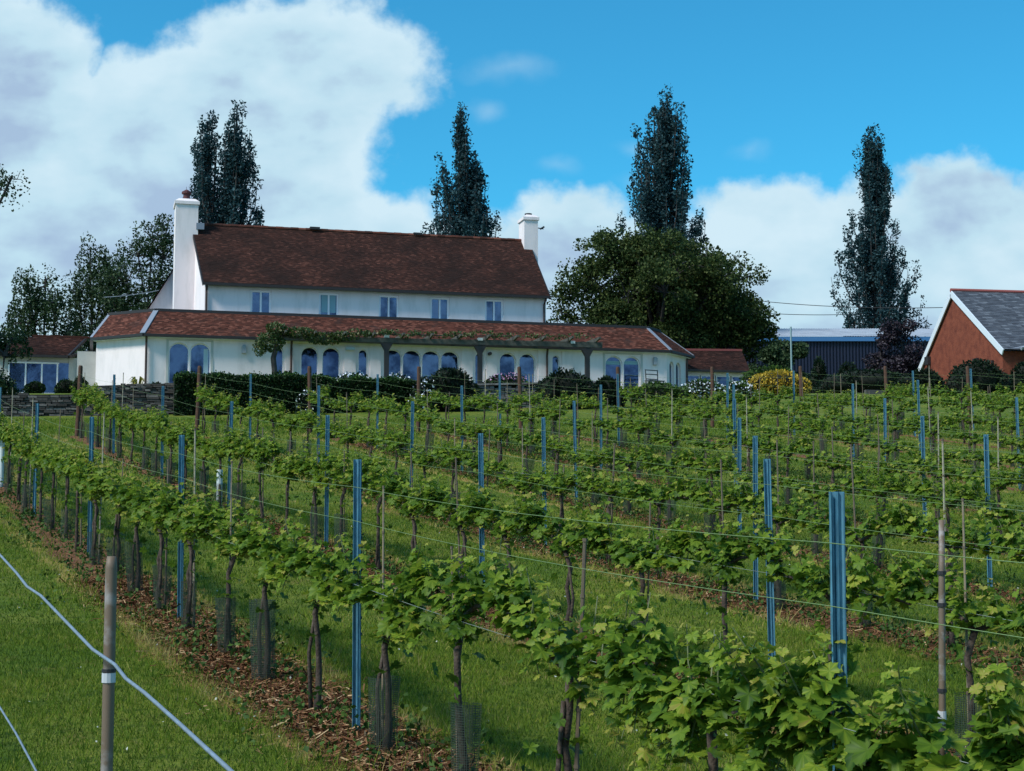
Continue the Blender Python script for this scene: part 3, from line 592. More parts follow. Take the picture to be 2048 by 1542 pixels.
# round-headed trees ----------------------------------------------
def crown_tree(name, x, y, clumps, leaf, mt, seed, label, cat='tree', nl=20000, trunk=.35, weep=0.0, group=None, open_=.0, flat=0.0, zb=None, limb=.09):
    """clumps: list of (dx, dy, z above base, radius x, radius z)"""
    z0 = hz(x, y) if zb is None else zb; rg = np.random.default_rng(seed)
    t = empty(name, (x, y, z0), 0, label, cat, group); tr = MB(); pts = []; tot = sum(c[3] ** 2 * c[4] for c in clumps) ** 1
    fork = min(c[2] for c in clumps) * .55
    if trunk: tr.tube([(0, 0, -.3), (rg.normal() * .1, 0, fork * .5), (0, 0, fork)], [trunk, trunk * .8, trunk * .7], 8)
    for (dx, dy, dz, rx, rz) in clumps:
        n = max(30, int(nl * (rx ** 2 * rz) / tot)); ns = max(3, int(rx * rx * rz * 2.2 + 3))
        if trunk:
            mid = (dx * .45 + rg.normal() * .15, dy * .45, fork + (dz - fork) * .55)
            tr.tube([(0, 0, fork - .1), mid, (dx, dy, dz)], [trunk * .45, trunk * .28, .05], 6, cap=False)
        sub = sphere_pts(rg, ns, .62) * (rx, rx, rz) + (dx, dy, dz)
        for s in sub:
            if trunk: tr.tube([(dx, dy, dz - rz * .3), tuple((np.array((dx, dy, dz)) + s) / 2 + rg.normal(size=3) * .1), tuple(s)], [limb, limb * .6, .02], 4, cap=False)
            k = max(6, int(n / ns * rg.uniform(.5, 1.5))); r = rg.uniform(.42, .8) * (rx * rx * rz / ns) ** (1 / 3) * 1.5 * (1 - open_)
            q = sphere_pts(rg, k, .2) * (r, r, r * (.75 + weep * .5)) + s
            if weep:
                hang = rg.random(k) < .55; strand = rg.integers(0, 7, k); ang = strand * .9 + s[0]
                q[hang, 0] = s[0] + np.cos(ang[hang]) * r * .9 + rg.normal(size=hang.sum()) * .05; q[hang, 1] = s[1] + np.sin(ang[hang]) * r * .9
                q[hang, 2] = s[2] - rg.random(hang.sum()) * weep * (1 + .5 * np.sin(strand[hang] * 5.0))
            pts.append(q)
    if trunk: tr.build('trunk', M['treebark'], t)
    leafcloud('crown', np.concatenate(pts), leaf, mt, t, seed, flat=flat)
    return t
def dome(rg, n, rx, ry, rz, zc, r0, r1, zmin):
    out = []
    while len(out) < n:
        d = rg.normal(size=3); d /= np.linalg.norm(d); k = rg.uniform(.45, .92); p = d * (rx, ry, rz) * k
        if p[2] + zc < zmin: continue
        r = rg.uniform(r0, r1); out.append((p[0], p[1], p[2] + zc, r, r * .75))
    return out
rg0 = np.random.default_rng(4)
cl = dome(rg0, 46, 6.5, 5.0, 5.0, 6.0, 1.4, 2.2, 2.0) + [(-6.2, 0, 6.0, 1.2, .9), (-6.6, .5, 4.3, 1.3, 1.2), (-5.8, 0, 3.0, 1.5, 1.2), (6.2, 0, 4.6, 1.3, 1.2), (6.0, 0, 2.6, 1.3, 1.2), (0, 0, 9.8, 1.8, 1.2), (-2.6, 0, 10.0, 1.5, 1.0), (3, 0, 9.6, 1.6, 1.0), (5.0, 0, 8.3, 1.4, 1.0), (-4.6, 0, 8.2, 1.4, 1)]
crown_tree('broad_tree', 9.4, 97, cl, .19, M['walnut'], 41, 'broad round-headed olive-green tree standing right behind the house end', nl=105000, trunk=.45, zb=7.8, open_=-.3, limb=.06)
crown_tree('drooping_tree', 15.5, 92, [(0, 0, 2.6, 1.5, 1.3), (1.0, 0, 3.4, 1.1, 1.0), (2.0, 0, 1.6, 1.3, 1.2), (-1, 0, 1.4, 1.5, 1.3), (.5, 0, .9, 1.6, 1.0)], .2, M['birch'], 42, 'dark spreading tree in front of the barn end behind the annexe', nl=15000, trunk=.2)
crown_tree('birch_tree', -30.5, 100, [(-1.2, 0, 8.6, 1.2, 1.1), (-.1, 0, 8.9, .8, .9), (-.9, 0, 6.6, 1.7, 1.5), (.6, 0, 7.8, 1.3, 1.2), (-1.8, 0, 4.8, 1.5, 1.3), (1.3, 0, 5.4, 1.3, 1.4), (-.2, 0, 3.4, 1.6, 1.2), (1.8, 0, 3.0, .9, 1.0), (-2.6, 0, 2.6, 1.4, 1.3)], .17, M['birch'], 51, 'leafy dark birch at the left edge behind the glazed room', nl=15000, trunk=.22, weep=1.5, group='birches left of the house')
crown_tree('birch_tree', -28.6, 104, [(-.2, 0, 11.0, .9, .9), (.9, 0, 10.7, .8, .9), (0, 0, 9.9, 1.1, 1.1), (1.3, 0, 9.4, 1.1, 1.2), (-1.0, 0, 8.8, 1.2, 1.2), (.9, 0, 7.4, 1.2, 1.2), (-1.1, 0, 6.8, 1.2, 1.3), (.1, 0, 5.4, 1.3, 1.4), (1.9, 0, 7.6, .7, 1.0), (1.4, 0, 3.2, .9, 1.2), (-.4, 0, 3.0, 1.2, 1.2)], .17, M['birch'], 52, 'taller weeping birch with thin hanging branches left of the house', nl=17000, trunk=.2, weep=2.2, group='birches left of the house', open_=-.2, limb=.05)
rg1 = np.random.default_rng(9)
cl = [(0.2, 0, 12.4, 1.0, 1.0), (1.1, 0, 12.9, .7, .8), (-.8, 0, 11.2, 1.2, 1.0), (.9, 0, 11.0, 1.1, 1.0), (-1.5, 0, 9.5, 1.3, 1.1), (.4, 0, 9.6, 1.4, 1.1), (1.9, 0, 9.4, 1.1, 1.1), (-2.2, 0, 7.6, 1.3, 1.2), (-.3, 0, 7.7, 1.5, 1.2), (1.6, 0, 7.6, 1.4, 1.2), (-2.9, 0, 5.6, 1.5, 1.3), (-1.0, 0, 5.6, 1.5, 1.3), (1.0, 0, 5.6, 1.6, 1.3), (-3.4, 0, 3.4, 1.6, 1.3), (-1.0, 0, 3.6, 1.7, 1.3), (1.4, 0, 3.6, 1.6, 1.3)]
crown_tree('slender_tree', -24.3, 102, cl, .17, M['birch'], 53, 'open airy tree with visible central stem just left of the chimney', nl=25000, trunk=.22, open_=-.45, limb=.05)
crown_tree('low_tree', -26.4, 92, [(0, 0, 2.4, 1.7, 1.2), (-1.5, 0, 1.8, 1.5, 1.2), (1.6, 0, 1.9, 1.5, 1.1), (3.2, 0, 1.7, 1.3, 1.1)], .18, M['birch'], 54, 'low bushy tree behind the roof of the glazed room', nl=5000, trunk=.12)
crown_tree('hanging_birch', -20.5, 58, [(0.1, 0, 9.1, 1.0, .6), (1.35, 0, 8.95, .6, .35), (.9, 0, 8.5, .6, .4), (-1.2, 0, 8.4, 1.5, 1.4), (-1.6, 0, 11, 1.6, 1.4), (-1.2, 0, 6.0, 1.3, 1.3)], .12, M['birch'], 55, 'birch mostly outside the left edge with twigs hanging into the sky', nl=7000, trunk=.16, weep=.9, limb=.02, open_=.1)
crown_tree('dark_shrub', -19.75, 59, [(.2, 0, 2.2, .7, .8), (.1, 0, 1.3, .9, .9), (-.9, 0, 2.4, 1.1, 1.2), (.3, 0, .5, .7, .6)], .12, M['birch'], 56, 'tall dark shrub at the left edge beside the glazed room', cat='shrub', nl=9000, trunk=.06, weep=.5)
crown_tree('purple_tree', 25.3, 99, [(0, 0, 4.6, 1.4, 1.3), (-.2, 0, 6.2, .9, 1.0), (.6, 0, 3.2, 1.7, 1.3), (-1.1, 0, 2.9, 1.6, 1.3), (0, 0, 1.4, 2.2, 1.2), (1.6, 0, 3.7, .8, .7), (-1.5, 0, 4.0, .8, .7)], .17, M['purple'], 57, 'near-black purple-leaved tree in front of the blue barn', nl=24000, trunk=.12, open_=-.3, limb=.04)

# shrubs and hedges: leaves over a twiggy core --------------------
def ico(mb, c, r, seed):
    rg = random.Random(seed); vs = []; fs = []; n, m = 10, 6
    for i in range(m + 1):
        th = math.pi * i / m
        for k in range(n):
            ph = 2 * math.pi * k / n; q = 1 + rg.uniform(-.1, .1); vs.append((c[0] + r[0] * math.sin(th) * math.cos(ph) * q, c[1] + r[1] * math.sin(th) * math.sin(ph) * q, c[2] + r[2] * math.cos(th) * q))
    for i in range(m):
        for k in range(n): fs.append((i * n + k, (i + 1) * n + k, (i + 1) * n + (k + 1) % n, i * n + (k + 1) % n))
    mb.add(vs, fs, 0)
def shrub(name, x, y, zb, lobes, leaf, mt, n, seed, label, cat='shrub', group=None, rz=0.0, flower=None, topdark=False):
    """lobes in local coordinates (cx,cy,cz,rx,ry,rz)"""
    rg = np.random.default_rng(seed); t = empty(name, (x, y, zb), rz, label, cat, group); core = MB(); P = []; tot = sum(l[3] * l[4] + l[3] * l[5] + l[4] * l[5] for l in lobes)
    for i, (cx, cy, cz, rx, ry, rz_) in enumerate(lobes):
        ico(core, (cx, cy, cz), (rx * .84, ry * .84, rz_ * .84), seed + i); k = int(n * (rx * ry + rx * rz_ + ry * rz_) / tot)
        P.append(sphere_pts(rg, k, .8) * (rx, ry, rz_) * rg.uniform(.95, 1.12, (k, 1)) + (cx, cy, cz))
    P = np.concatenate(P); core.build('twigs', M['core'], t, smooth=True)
    lo, hi = P[:, 2].min(), P[:, 2].max(); r = np.clip(rg.random(len(P)) ** 1.6 * .9 , 0, 1)
    leafcloud('foliage', P, leaf, mt, t, seed, rnd=r)
    if flower:
        fm, fn, fs, zmin = flower; Q = P[P[:, 2] > lo + (hi - lo) * zmin]; Q = Q[rg.integers(0, len(Q), fn)] + rg.normal(size=(fn, 3)) * .06
        Q[:, 1] -= .05; leafcloud('blossom', Q, fs, M[fm], t, seed + 1)
    return t
def hedge(name, u0, u1, v, zb, zt, th, leaf, mt, n, seed, label, cat='hedge', flower=None):
    x, y, _ = hw(u0, v); L_ = u1 - u0; rg = np.random.default_rng(seed); h = zt - zb
    t = empty(name, (x, y, zb), HA, label, cat); cb = MB(); ns = max(4, int(L_ / .7)); tops = [h * (1 + rg.uniform(-.06, .05)) for _ in range(ns + 1)]
    for i in range(ns):
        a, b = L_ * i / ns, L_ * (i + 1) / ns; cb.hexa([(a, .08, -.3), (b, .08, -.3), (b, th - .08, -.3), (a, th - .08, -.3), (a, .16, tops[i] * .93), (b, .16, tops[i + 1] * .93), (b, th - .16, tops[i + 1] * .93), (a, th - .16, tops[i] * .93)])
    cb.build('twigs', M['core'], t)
    nf = int(n * .6); nt_ = n - nf; u = rg.random(nf) * L_; z = rg.random(nf); tz = np.interp(u, np.linspace(0, L_, ns + 1), tops)
    F1 = np.stack([u, .04 + rg.normal(size=nf) * .05 + .05 * np.sin(u * 3), z * tz], 1)
    u2 = rg.random(nt_) * L_; tz2 = np.interp(u2, np.linspace(0, L_, ns + 1), tops); F2 = np.stack([u2, rg.random(nt_) * th, tz2 + rg.normal(size=nt_) * .05 + .05 * np.sin(u2 * 5)], 1)
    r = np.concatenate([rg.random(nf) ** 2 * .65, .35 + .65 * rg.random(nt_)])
    P = np.concatenate([F1, F2]); leafcloud('foliage', P, leaf, mt, t, seed, rnd=r)
    if flower:
        fm, fn, fs = flower; Q = F1[rg.integers(0, nf, fn)]; Q = Q[(Q[:, 0] > flower_u[0] - u0) & (Q[:, 0] < flower_u[1] - u0)]; Q[:, 1] -= .08
        if len(Q): leafcloud('blossom', Q, fs, M[fm], t, seed + 3)
    return t
VW = -20.6   # the garden wall line in house coordinates
def gpt(u, v): x, y, _ = hw(u, v); return x, y, hz(x, y)
def px2u(px, v):  # picture column to house u on the line v
    r = (px - 1024) / 3080; bx, by = HO.x + HV.x * v, HO.y + HV.y * v
    return (r * by - bx) / (HU.x - r * HU.y)
def pz(py, u, v): return (1060 - py) / 3080 * hw(u, v)[1]
def rubble(name, u0, u1, v, zt0, zt1, mt, seed, label, th=.45, cap=False):
    rg = random.Random(seed); x, y, g = gpt(u0, v); t = empty(name, (x, y, g), HA, label, 'wall'); L_ = u1 - u0
    core = MB(); x1, y1, g1 = gpt(u1, v); g1 -= g
    core.hexa([(0, .1, -.6), (L_, .1, -.6 + g1), (L_, th - .1, -.6 + g1), (0, th - .1, -.6), (0, .1, zt0 - g - .06), (L_, .1, zt1 - g - .06), (L_, th - .1, zt1 - g - .06), (0, th - .1, zt0 - g - .06)])
    core.build('dark_backing', M['core'], t); st = MB(); z = -.15  # near-black backing behind the dry-stacked stones, seen in the gaps between them
    while True:
        hh = rg.uniform(.05, .1); any_ = False; uu = -rg.uniform(0, .2)
        while uu < L_:
            w = rg.uniform(.14, .48); f = min(1, max(0, (uu + w / 2) / L_)); top = zt0 - g + (zt1 - zt0) * f + rg.uniform(-.06, .03); base = g1 * f
            if base + z + hh < top:
                any_ = True; a, b = max(0, uu + .012), min(L_, uu + w - .012); jt = lambda: rg.uniform(-.016, .016); y0 = rg.uniform(-.03, .03)
                if b - a > .04:
                    z0, z1 = base + z, base + z + hh * rg.uniform(.75, .97)
                    st.hexa([(a + jt(), y0, z0 + jt() * .6), (b + jt(), y0, z0), (b, th, z0), (a, th, z0), (a + jt(), y0 + .01, z1 + jt() * .6), (b + jt(), y0 + .01, z1), (b, th, z1), (a, th, z1)])
            uu += w
        z += hh
        if z > 2.2: break
    st.build('stonework', M[mt], t)
    if cap:
        cm = MB(); uu = 0
        while uu < L_:
            w = min(L_ - uu, rg.uniform(.5, .9)); f0, f1 = uu / L_, (uu + w) / L_; za = zt0 - g + (zt1 - zt0) * f0; zb_ = zt0 - g + (zt1 - zt0) * f1
            cm.hexa([(uu + .01, -.06, za), (uu + w - .01, -.06, zb_), (uu + w - .01, th + .06, zb_), (uu + .01, th + .06, za), (uu + .01, -.05, za + .07), (uu + w - .01, -.05, zb_ + .07), (uu + w - .01, th + .05, zb_ + .07), (uu + .01, th + .05, za + .07)]); uu += w
        cm.build('coping', M['stone2'], t)
    return t
ua, ub, uc = px2u(-60, VW), px2u(165, VW), px2u(352, VW)
rubble('stone_wall', ua, ub, VW, pz(786, ua, VW), pz(785, ub, VW), 'stone', 5, 'low dry stone wall in front of the glazed room')
rubble('stone_wall', ub + .02, uc, VW - .15, pz(769, ub, VW), pz(763, uc, VW), 'stone', 6, 'taller dry stone wall under the white angled wall of the house')
u8, u12 = px2u(850, VW), px2u(1200, VW)
rubble('stone_wall', u8, u12, VW, pz(773, u8, VW), pz(766, u12, VW), 'stone2', 8, 'pale stone retaining wall half hidden between the dark shrubs', cap=True)
flower_u = (px2u(585, VW), px2u(640, VW))
u3, u84 = px2u(346, VW - .9), px2u(832, VW - .9)
hedge('ivy_hedge', u3, u84, VW - .9, gpt(u3, VW)[2] - .1, pz(752, u3, VW - .9) + .05, 1.3, .09, M['hedge'], 26000, 61, 'long dark ivy hedge along the foot of the white house')
def at_u(px, v): u = px2u(px, v); x, y, g = gpt(u, v); return u, x, y, g
for (px, v, zt, w, seed, lab) in ((1000, VW - .5, 0, 0, 0, None),): pass
def simple_shrub(px, v, pytop, halfw_px, seed, label, mt='shrub', n=4200, leaf=.11, flower=None, group=None, name='shrub', zb=None, nl=4):
    u, x, y, g = at_u(px, v); zt = (1060 - pytop) / 3080 * y; W = halfw_px / 3080 * y; g = g if zb is None else zb; h = zt - g; rg = random.Random(seed)
    lobes = [(0, 0, h * .45, W * .8, W * .6, h * .52)]
    for k in range(nl): q = -1 + 2 * k / max(1, nl - 1); lobes.append((q * W * .62, rg.uniform(-.3, .1) * W * .5, h * rg.uniform(.3, .55) * (1.25 - .4 * abs(q)), W * .42, W * .42, h * .38))
    return shrub(name, x, y, g, lobes, leaf, M[mt], n, seed, label, group=group, rz=HA, flower=flower)
simple_shrub(900, VW - 1.0, 735, 64, 71, 'large dark rounded shrub in the gap between hedge and stone wall')
simple_shrub(1133, VW - 1.0, 736, 62, 72, 'large dark shrub in front of the stone wall below the narrow door')
simple_shrub(1215, VW - .9, 752, 36, 73, 'smaller dark shrub right beside the end of the stone wall')
simple_shrub(846, VW - 1.3, 752, 26, 74, 'shrub speckled with white blossom at the right end of the hedge', n=1800, flower=('whitefl', 260, .09, .1))
simple_shrub(612, VW - 1.5, 778, 22, 75, 'small pale-flowered shrub against the middle of the dark hedge', n=1200, flower=('whitefl', 170, .08, .2))
simple_shrub(560, VW + .9, 741, 50, 76, 'low mound of grey-green foliage above the left part of the hedge', mt='hedge', n=2500, zb=4.6)
simple_shrub(705, VW + .9, 744, 60, 77, 'mound topped with white flowers above the middle of the hedge', mt='hedge', n=2600, zb=4.6, flower=('whitefl', 420, .085, .72))
simple_shrub(795, VW + .9, 746, 42, 78, 'smaller white flower mound above the right end of the hedge', mt='hedge', n=2000, zb=4.6, flower=('whitefl', 260, .085, .7))
simple_shrub(1015, VW + .8, 747, 60, 79, 'pink-flowered border plant on top of the stone wall', mt='hedge', n=2600, zb=5.0, flower=('pinkfl', 260, .08, .75))
simple_shrub(1320, VW - .2, 764, 62, 80, 'green border shrub below the garden seat', mt='greenbush', n=3600)
simple_shrub(1405, VW + .3, 757, 50, 81, 'white-flowered bush in front of the right end of the house', mt='greenbush', n=3000, flower=('whitefl', 520, .1, .3))
simple_shrub(1478, VW + .3, 763, 42, 82, 'smaller white-flowered bush below the annexe windows', mt='greenbush', n=2600, flower=('whitefl', 300, .1, .4))
simple_shrub(1548, -10, 731, 66, 83, 'mid-green rounded bush beside the annexe behind the golden shrub', mt='greenbush', n=4500, leaf=.13)
simple_shrub(1560, -15, 739, 62, 84, 'low golden-yellow shrub mound standing out on the right of the garden', mt='gold', n=6000, leaf=.1, name='golden_shrub')
simple_shrub(66, 1.0, 762, 20, 85, 'small clipped box ball in front of the glazed room', mt='hedge', n=1800, leaf=.08, nl=2, name='box_ball')
simple_shrub(128, 1.0, 757, 22, 86, 'flat-topped clipped shrub beside the glazed room doors', mt='hedge', n=1800, leaf=.08, nl=3)
simple_shrub(156, .2, 751, 16, 87, 'little rounded shrub against the corner of the white wall', mt='hedge', n=1200, leaf=.08, nl=2)
simple_shrub(310, VW + 1.0, 765, 26, 88, 'dark cushion shrub on top of the taller stone wall', mt='hedge', n=1500, zb=4.7, nl=3)
simple_shrub(1642, 4, 712, 20, 89, 'dark upright bush in front of the middle of the blue barn', mt='shrub', n=3500, leaf=.14, nl=3)
simple_shrub(1700, 5, 722, 34, 95, 'dark spreading bush left of the purple-leaved tree', mt='shrub', n=4500, leaf=.14, nl=4)
simple_shrub(1960, -8, 718, 72, 90, 'dark rounded hedge bush in front of the orange brick building', n=6500, leaf=.13, nl=6)
simple_shrub(2060, -8, 722, 46, 91, 'dark hedge bush at the right edge below the slate roof', n=4200, leaf=.13, nl=4)
simple_shrub(1740, -7, 738, 110, 92, 'long low dark bush below the blue barn', n=6500, leaf=.13, nl=8)
simple_shrub(1855, -8, 735, 40, 93, 'low dark bush at the left corner of the orange brick building', n=3200, leaf=.13, nl=4)
# spiky yellow plant on the wall
u, x, y, g = at_u(271, VW + 1.0); t = empty('spiky_plant', (x, y, 4.75), 0, 'yellowish spiky-leaved plant on the stone wall by the white wall', 'plant')
m = MB(); rg_ = random.Random(2)
for k in range(26):
    a = rg_.uniform(0, 6.28); l = rg_.uniform(.25, .5); up = rg_.uniform(.25, .6); d = Vector((math.cos(a), math.sin(a), 0)); s = Vector((-math.sin(a), math.cos(a), 0)) * .035
    p1 = d * l * .5 + Vector((0, 0, .25 + up)); p2 = d * l + Vector((0, 0, .2 + up * .8)); m.add([-s + Vector((0, 0, .1)), s + Vector((0, 0, .1)), p1 + s, p1 - s, p2], [(0, 1, 2, 3), (3, 2, 4)])
m.build('leaf_blades', mat('yellow_blade', (0.25, 0.22, 0.03), .6, transl=.2), t); m = MB(); m.tube([(0, 0, -.5), (0, 0, .3)], .04, 6); m.build('stem', M['treebark'], t)

# pergola ----------------------------------------------------------
pg = empty('pergola', hw(6, -2.2, 7.0), HA, 'weathered timber pergola running along the front of the house', 'pergola')
m = MB(); m.hexa([(-.2, -.08, Z(9.2)), (16.8, -.08, Z(9.34)), (16.8, .08, Z(9.34)), (-.2, .08, Z(9.2)), (-.2, -.08, Z(9.42)), (16.8, -.08, Z(9.62)), (16.8, .08, Z(9.62)), (-.2, .08, Z(9.42))]); m.build('beam', M['oldwood'], pg)
for k in range(12):
    u = .5 + k * 1.45; zz = Z(9.42) + .0118 * u; m = MB()
    m.add([(u - .05, 2.0, zz + .02), (u + .05, 2.0, zz + .02), (u + .05, -.1, zz), (u - .05, -.1, zz), (u - .05, -.75, zz + .1), (u + .05, -.75, zz + .1), (u - .05, 2.0, zz + .2), (u + .05, 2.0, zz + .2), (u + .05, -.75, zz + .2), (u - .05, -.75, zz + .2)],
          [(0, 3, 2, 1), (3, 4, 5, 2), (6, 7, 8, 9), (0, 1, 7, 6), (4, 9, 8, 5), (1, 2, 5, 8, 7), (0, 6, 9, 4, 3)]); m.build('rafter', M['oldwood'], pg)
for u in (5.56, 10.33, 16.0):
    m = MB(); m.box(u - .11, -.11, -.3, u + .11, .11, Z(8.9)); m.hexa([(u - .11, -.11, Z(8.86)), (u + .11, -.11, Z(8.86)), (u + .11, .11, Z(8.86)), (u - .11, .11, Z(8.86)), (u - .3, -.13, Z(9.22)), (u + .3, -.13, Z(9.22)), (u + .3, .13, Z(9.22)), (u - .3, .13, Z(9.22))]); m.build('post', M['dark'], pg)
for u in (5.56, 10.33, 15.2): m = MB(); m.box(u - .12, -.12, Z(9.5), u + .12, .12, Z(9.64)); m.build('cap', M['tube'], pg)
# climber over the pergola
cx, cy, cz = hw(6.0, -2.35, 7.0); t = empty('climbing_vine', (cx, cy, cz), HA, 'old climbing vine with thick trunk growing over the pergola beam', 'climber')
m = MB(); m.tube([(0, 0, -.5), (.05, 0, .6), (-.03, 0, 1.3), (.12, 0, 1.9), (.0, 0, 2.5)], [.17, .14, .13, .12, .09], 8); m.tube([(0, .1, 2.35), (3, .15, 2.65), (8, .15, 2.7), (14, .1, 2.8)], [.08, .05, .03, .015], 5); m.build('trunk', M['treebark'], t)
rg2 = np.random.default_rng(77); P = []
for (u, z, ru, rz_, n) in ((-.2, 2.1, .75, .55, 900), (.1, 2.75, .55, .35, 500), (1.2, 2.6, .9, .28, 600), (2.4, 2.35, 1.0, .32, 700), (3.4, 2.5, .8, .25, 400), (-.7, 1.75, .35, .4, 200)):
    P.append(sphere_pts(rg2, n, .2) * (ru, .45, rz_) + (u, 0, z))
for k in range(26):
    u = 4 + k * .48; n = int(rg2.uniform(20, 110) * (1.15 - k / 26)); P.append(sphere_pts(rg2, n, .1) * (.35, .3, .17) + (u, 0, 2.68 + .012 * u + rg2.normal() * .06))
leafcloud('foliage', np.concatenate(P), .13, mat('climber_leaf', (0.06, 0.1, 0.03), .55, rnd=[(0, (0.02, 0.05, 0.012)), (.6, (0.06, 0.11, 0.022)), (1, (0.16, 0.13, 0.05))], transl=.25), t, 78)
# garden seat
t = empty('garden_chair', hw(25.9, -1.6, 7.02), HA + .3, 'small dark garden chair on the terrace near the right wall lamp', 'chair')
m = MB(); m.box(-.5, -.2, .72, .5, .25, .76); m.build('seat', M['chair'], t); m = MB()
for q in (.05, .3, .52): m.bar((-.38, .25, .8 + q), (.38, .25, .8 + q), .03, .05)
m.bar((-.38, .25, .7), (-.4, .3, 1.36), .04, .04); m.bar((.38, .25, .7), (.4, .3, 1.36), .04, .04); m.build('backrest', M['chair'], t)
for (a, b) in ((-.44, -.16), (.44, -.16), (-.44, .2), (.44, .2)): m = MB(); m.bar((a, b, -.1), (a, b, .72), .04, .04); m.build('leg', M['chair'], t)

# barn, brick building ------------------------------------------------
t = empty('blue_barn', (15.6, 118, 8.0), 0, 'long dark blue barn with pale grey sheet roof behind the trees', 'barn')
m = MB(); m.box(0, .2, -.6, 20.5, 9, 6.55)
for k in range(82): m.box(k * .25 + .02, .1, -.6, k * .25 + .14, .2, 6.5)
m.build('wall', M['bluewall'], t)
m = MB(); m.box(-.2, -.12, 6.5, 20.7, .02, 6.85); m.build('fascia', M['bluefascia'], t)
m = MB()
for k in range(105): a = -.2 + k * .2; m.add([(a, -.15, 6.86), (a + .1, -.15, 6.9), (a + .1, 6, 8.3), (a, 6, 8.26), (a + .2, -.15, 6.86), (a + .2, 6, 8.26)], [(0, 1, 2, 3), (1, 4, 5, 2)])
m.build('roof', M['sheetroof'], t)
t = empty('brick_building', (27.25, 85, 7.1), R(10), 'orange brick gabled building with white bargeboards and grey slate roof', 'building')
gh = 7.05; za, zr, zl = 14.1 - 7.1, 10.1 - 7.1, 10.2 - 7.1
m = MB(); pts = [(0, 0), (0, 10.1), (0, 5.8)]
m.add([(0, 0, -.5), (0, 10.1, -.5), (0, 10.1, zl), (0, 5.8, za), (0, 0, zr)], [(0, 4, 3, 2, 1)])
m.add([(0, 0, -.5), (12, 0, -.5), (12, 0, zr), (0, 0, zr)], [(0, 1, 2, 3)]); m.add([(12, 0, -.5), (12, 10.1, -.5), (12, 10.1, zl), (12, 5.8, za), (12, 0, zr)], [(0, 1, 2, 3, 4)]); m.add([(0, 10.1, -.5), (12, 10.1, -.5), (12, 10.1, zl), (0, 10.1, zl)], [(3, 2, 1, 0)])
m.build('wall', M['brick'], t)
tiles('roof', M['slate'], t, (-.12, -.35, zr - .14), (12.2, -.35, zr - .14), (-.12, 5.8, za + .08), (12.2, 5.8, za + .08), course=.2, tw=.3, lift=.02)
m = MB(); m.add([(-.12, 5.8, za + .08), (12.2, 5.8, za + .08), (12.2, 10.5, zl - .2), (-.12, 10.5, zl - .2)], [(0, 1, 2, 3)]); m.build('roof', M['slate'], t)
m = MB(); m.tube([(-.15, 5.8, za + .1), (12.2, 5.8, za + .1)], .12, 8); m.build('ridge', M['ridge'], t)
m = MB(); m.bar((-.14, 5.8, za - .1), (-.14, -.3, zr - .3), .07, .34); m.build('bargeboard', M['barge'], t); m = MB(); m.bar((-.14, 5.8, za - .1), (-.14, 10.5, zl - .4), .07, .34); m.build('bargeboard', M['barge'], t)
m = MB(); m.box(-.14, 3.0, 1.1, -.02, 3.1, 2.6); m.box(-.16, 2.75, 2.55, -.02, 3.3, 2.72); m.box(-.14, 1.0, .6, -.02, 1.1, 2.4); m.box(-.2, 9.0, 3.0, -.02, 9.5, 3.5); m.build('pipework', M['dark'], t)
pr = empty('porch', (28.3, 83.2, 7.1), R(10), 'small grey-roofed white slatted porch at the right edge by brick building', 'porch')
m = MB()
for k in range(5): m.box(.0 + k * .28, 0, .2, .12 + k * .28, .06, 1.9)
m.build('slats', M['frame'], pr); m = MB(); m.box(1.4, -.1, -.2, 2.3, .1, 2.9); m.build('wall', M['panel'], pr); m = MB(); m.tube([(-.5, .3, 2.75), (.4, .3, 3.0), (1.2, .3, 3.2), (2.8, .3, 3.4)], .1, 6); m.add([(-.5, -.2, 2.78), (2.8, -.2, 3.4), (2.8, 1.4, 3.5), (-.5, 1.4, 2.9)], [(0, 1, 2, 3)]); m.build('roof', M['sheetroof'], pr)
u, x, y, g = at_u(1586, -2); m = MB(); m.tube([(0, 0, -.3), (0, 0, (1060 - 652) / 3080 * y - g)], .05, 6); o = m.build('flag_pole', M['pole']); o.location = (x, y, g); tag(o, 'thin pale metal pole standing beside the blue barn', 'pole')
def cable(name, a, b, sag, r, label, cat='cable', group=None, m_='dark'):
    pts = [(a[0] + (b[0] - a[0]) * t, a[1] + (b[1] - a[1]) * t, a[2] + (b[2] - a[2]) * t - sag * 4 * t * (1 - t)) for t in np.linspace(0, 1, 14)]
    mb = MB(); mb.tube(pts, r, 4); o = mb.build(name, M[m_]); return tag(o, label, cat, group)
W3 = lambda px, py, D: ((px - 1024) / 3080 * D, D, (1060 - py) / 3080 * D)
cable('overhead_cable', W3(1500, 597, 106), W3(1925, 612, 92), .25, .022, 'upper thin overhead cable between the big tree and the brick gable')
cable('overhead_cable', W3(1500, 622, 108), W3(1700, 627, 108), .1, .022, 'lower thin overhead cable ending at the right-hand poplar')
cable('overhead_cable', W3(200, 592, 92), W3(338, 572, 88), .1, .018, 'thin cable running from the left trees to the rear gable', m_='lead')
u, x, y, g = at_u(1785, -14); m = MB(); m.box(-1.3, -.1, -.1, 1.3, .1, .16); o = m.build('edging_board', M['stone2']); o.location = (x, y, g); o.rotation_euler = (0, 0, HA); tag(o, 'pale flat edging strip lying on the lawn at upper right', 'edging')

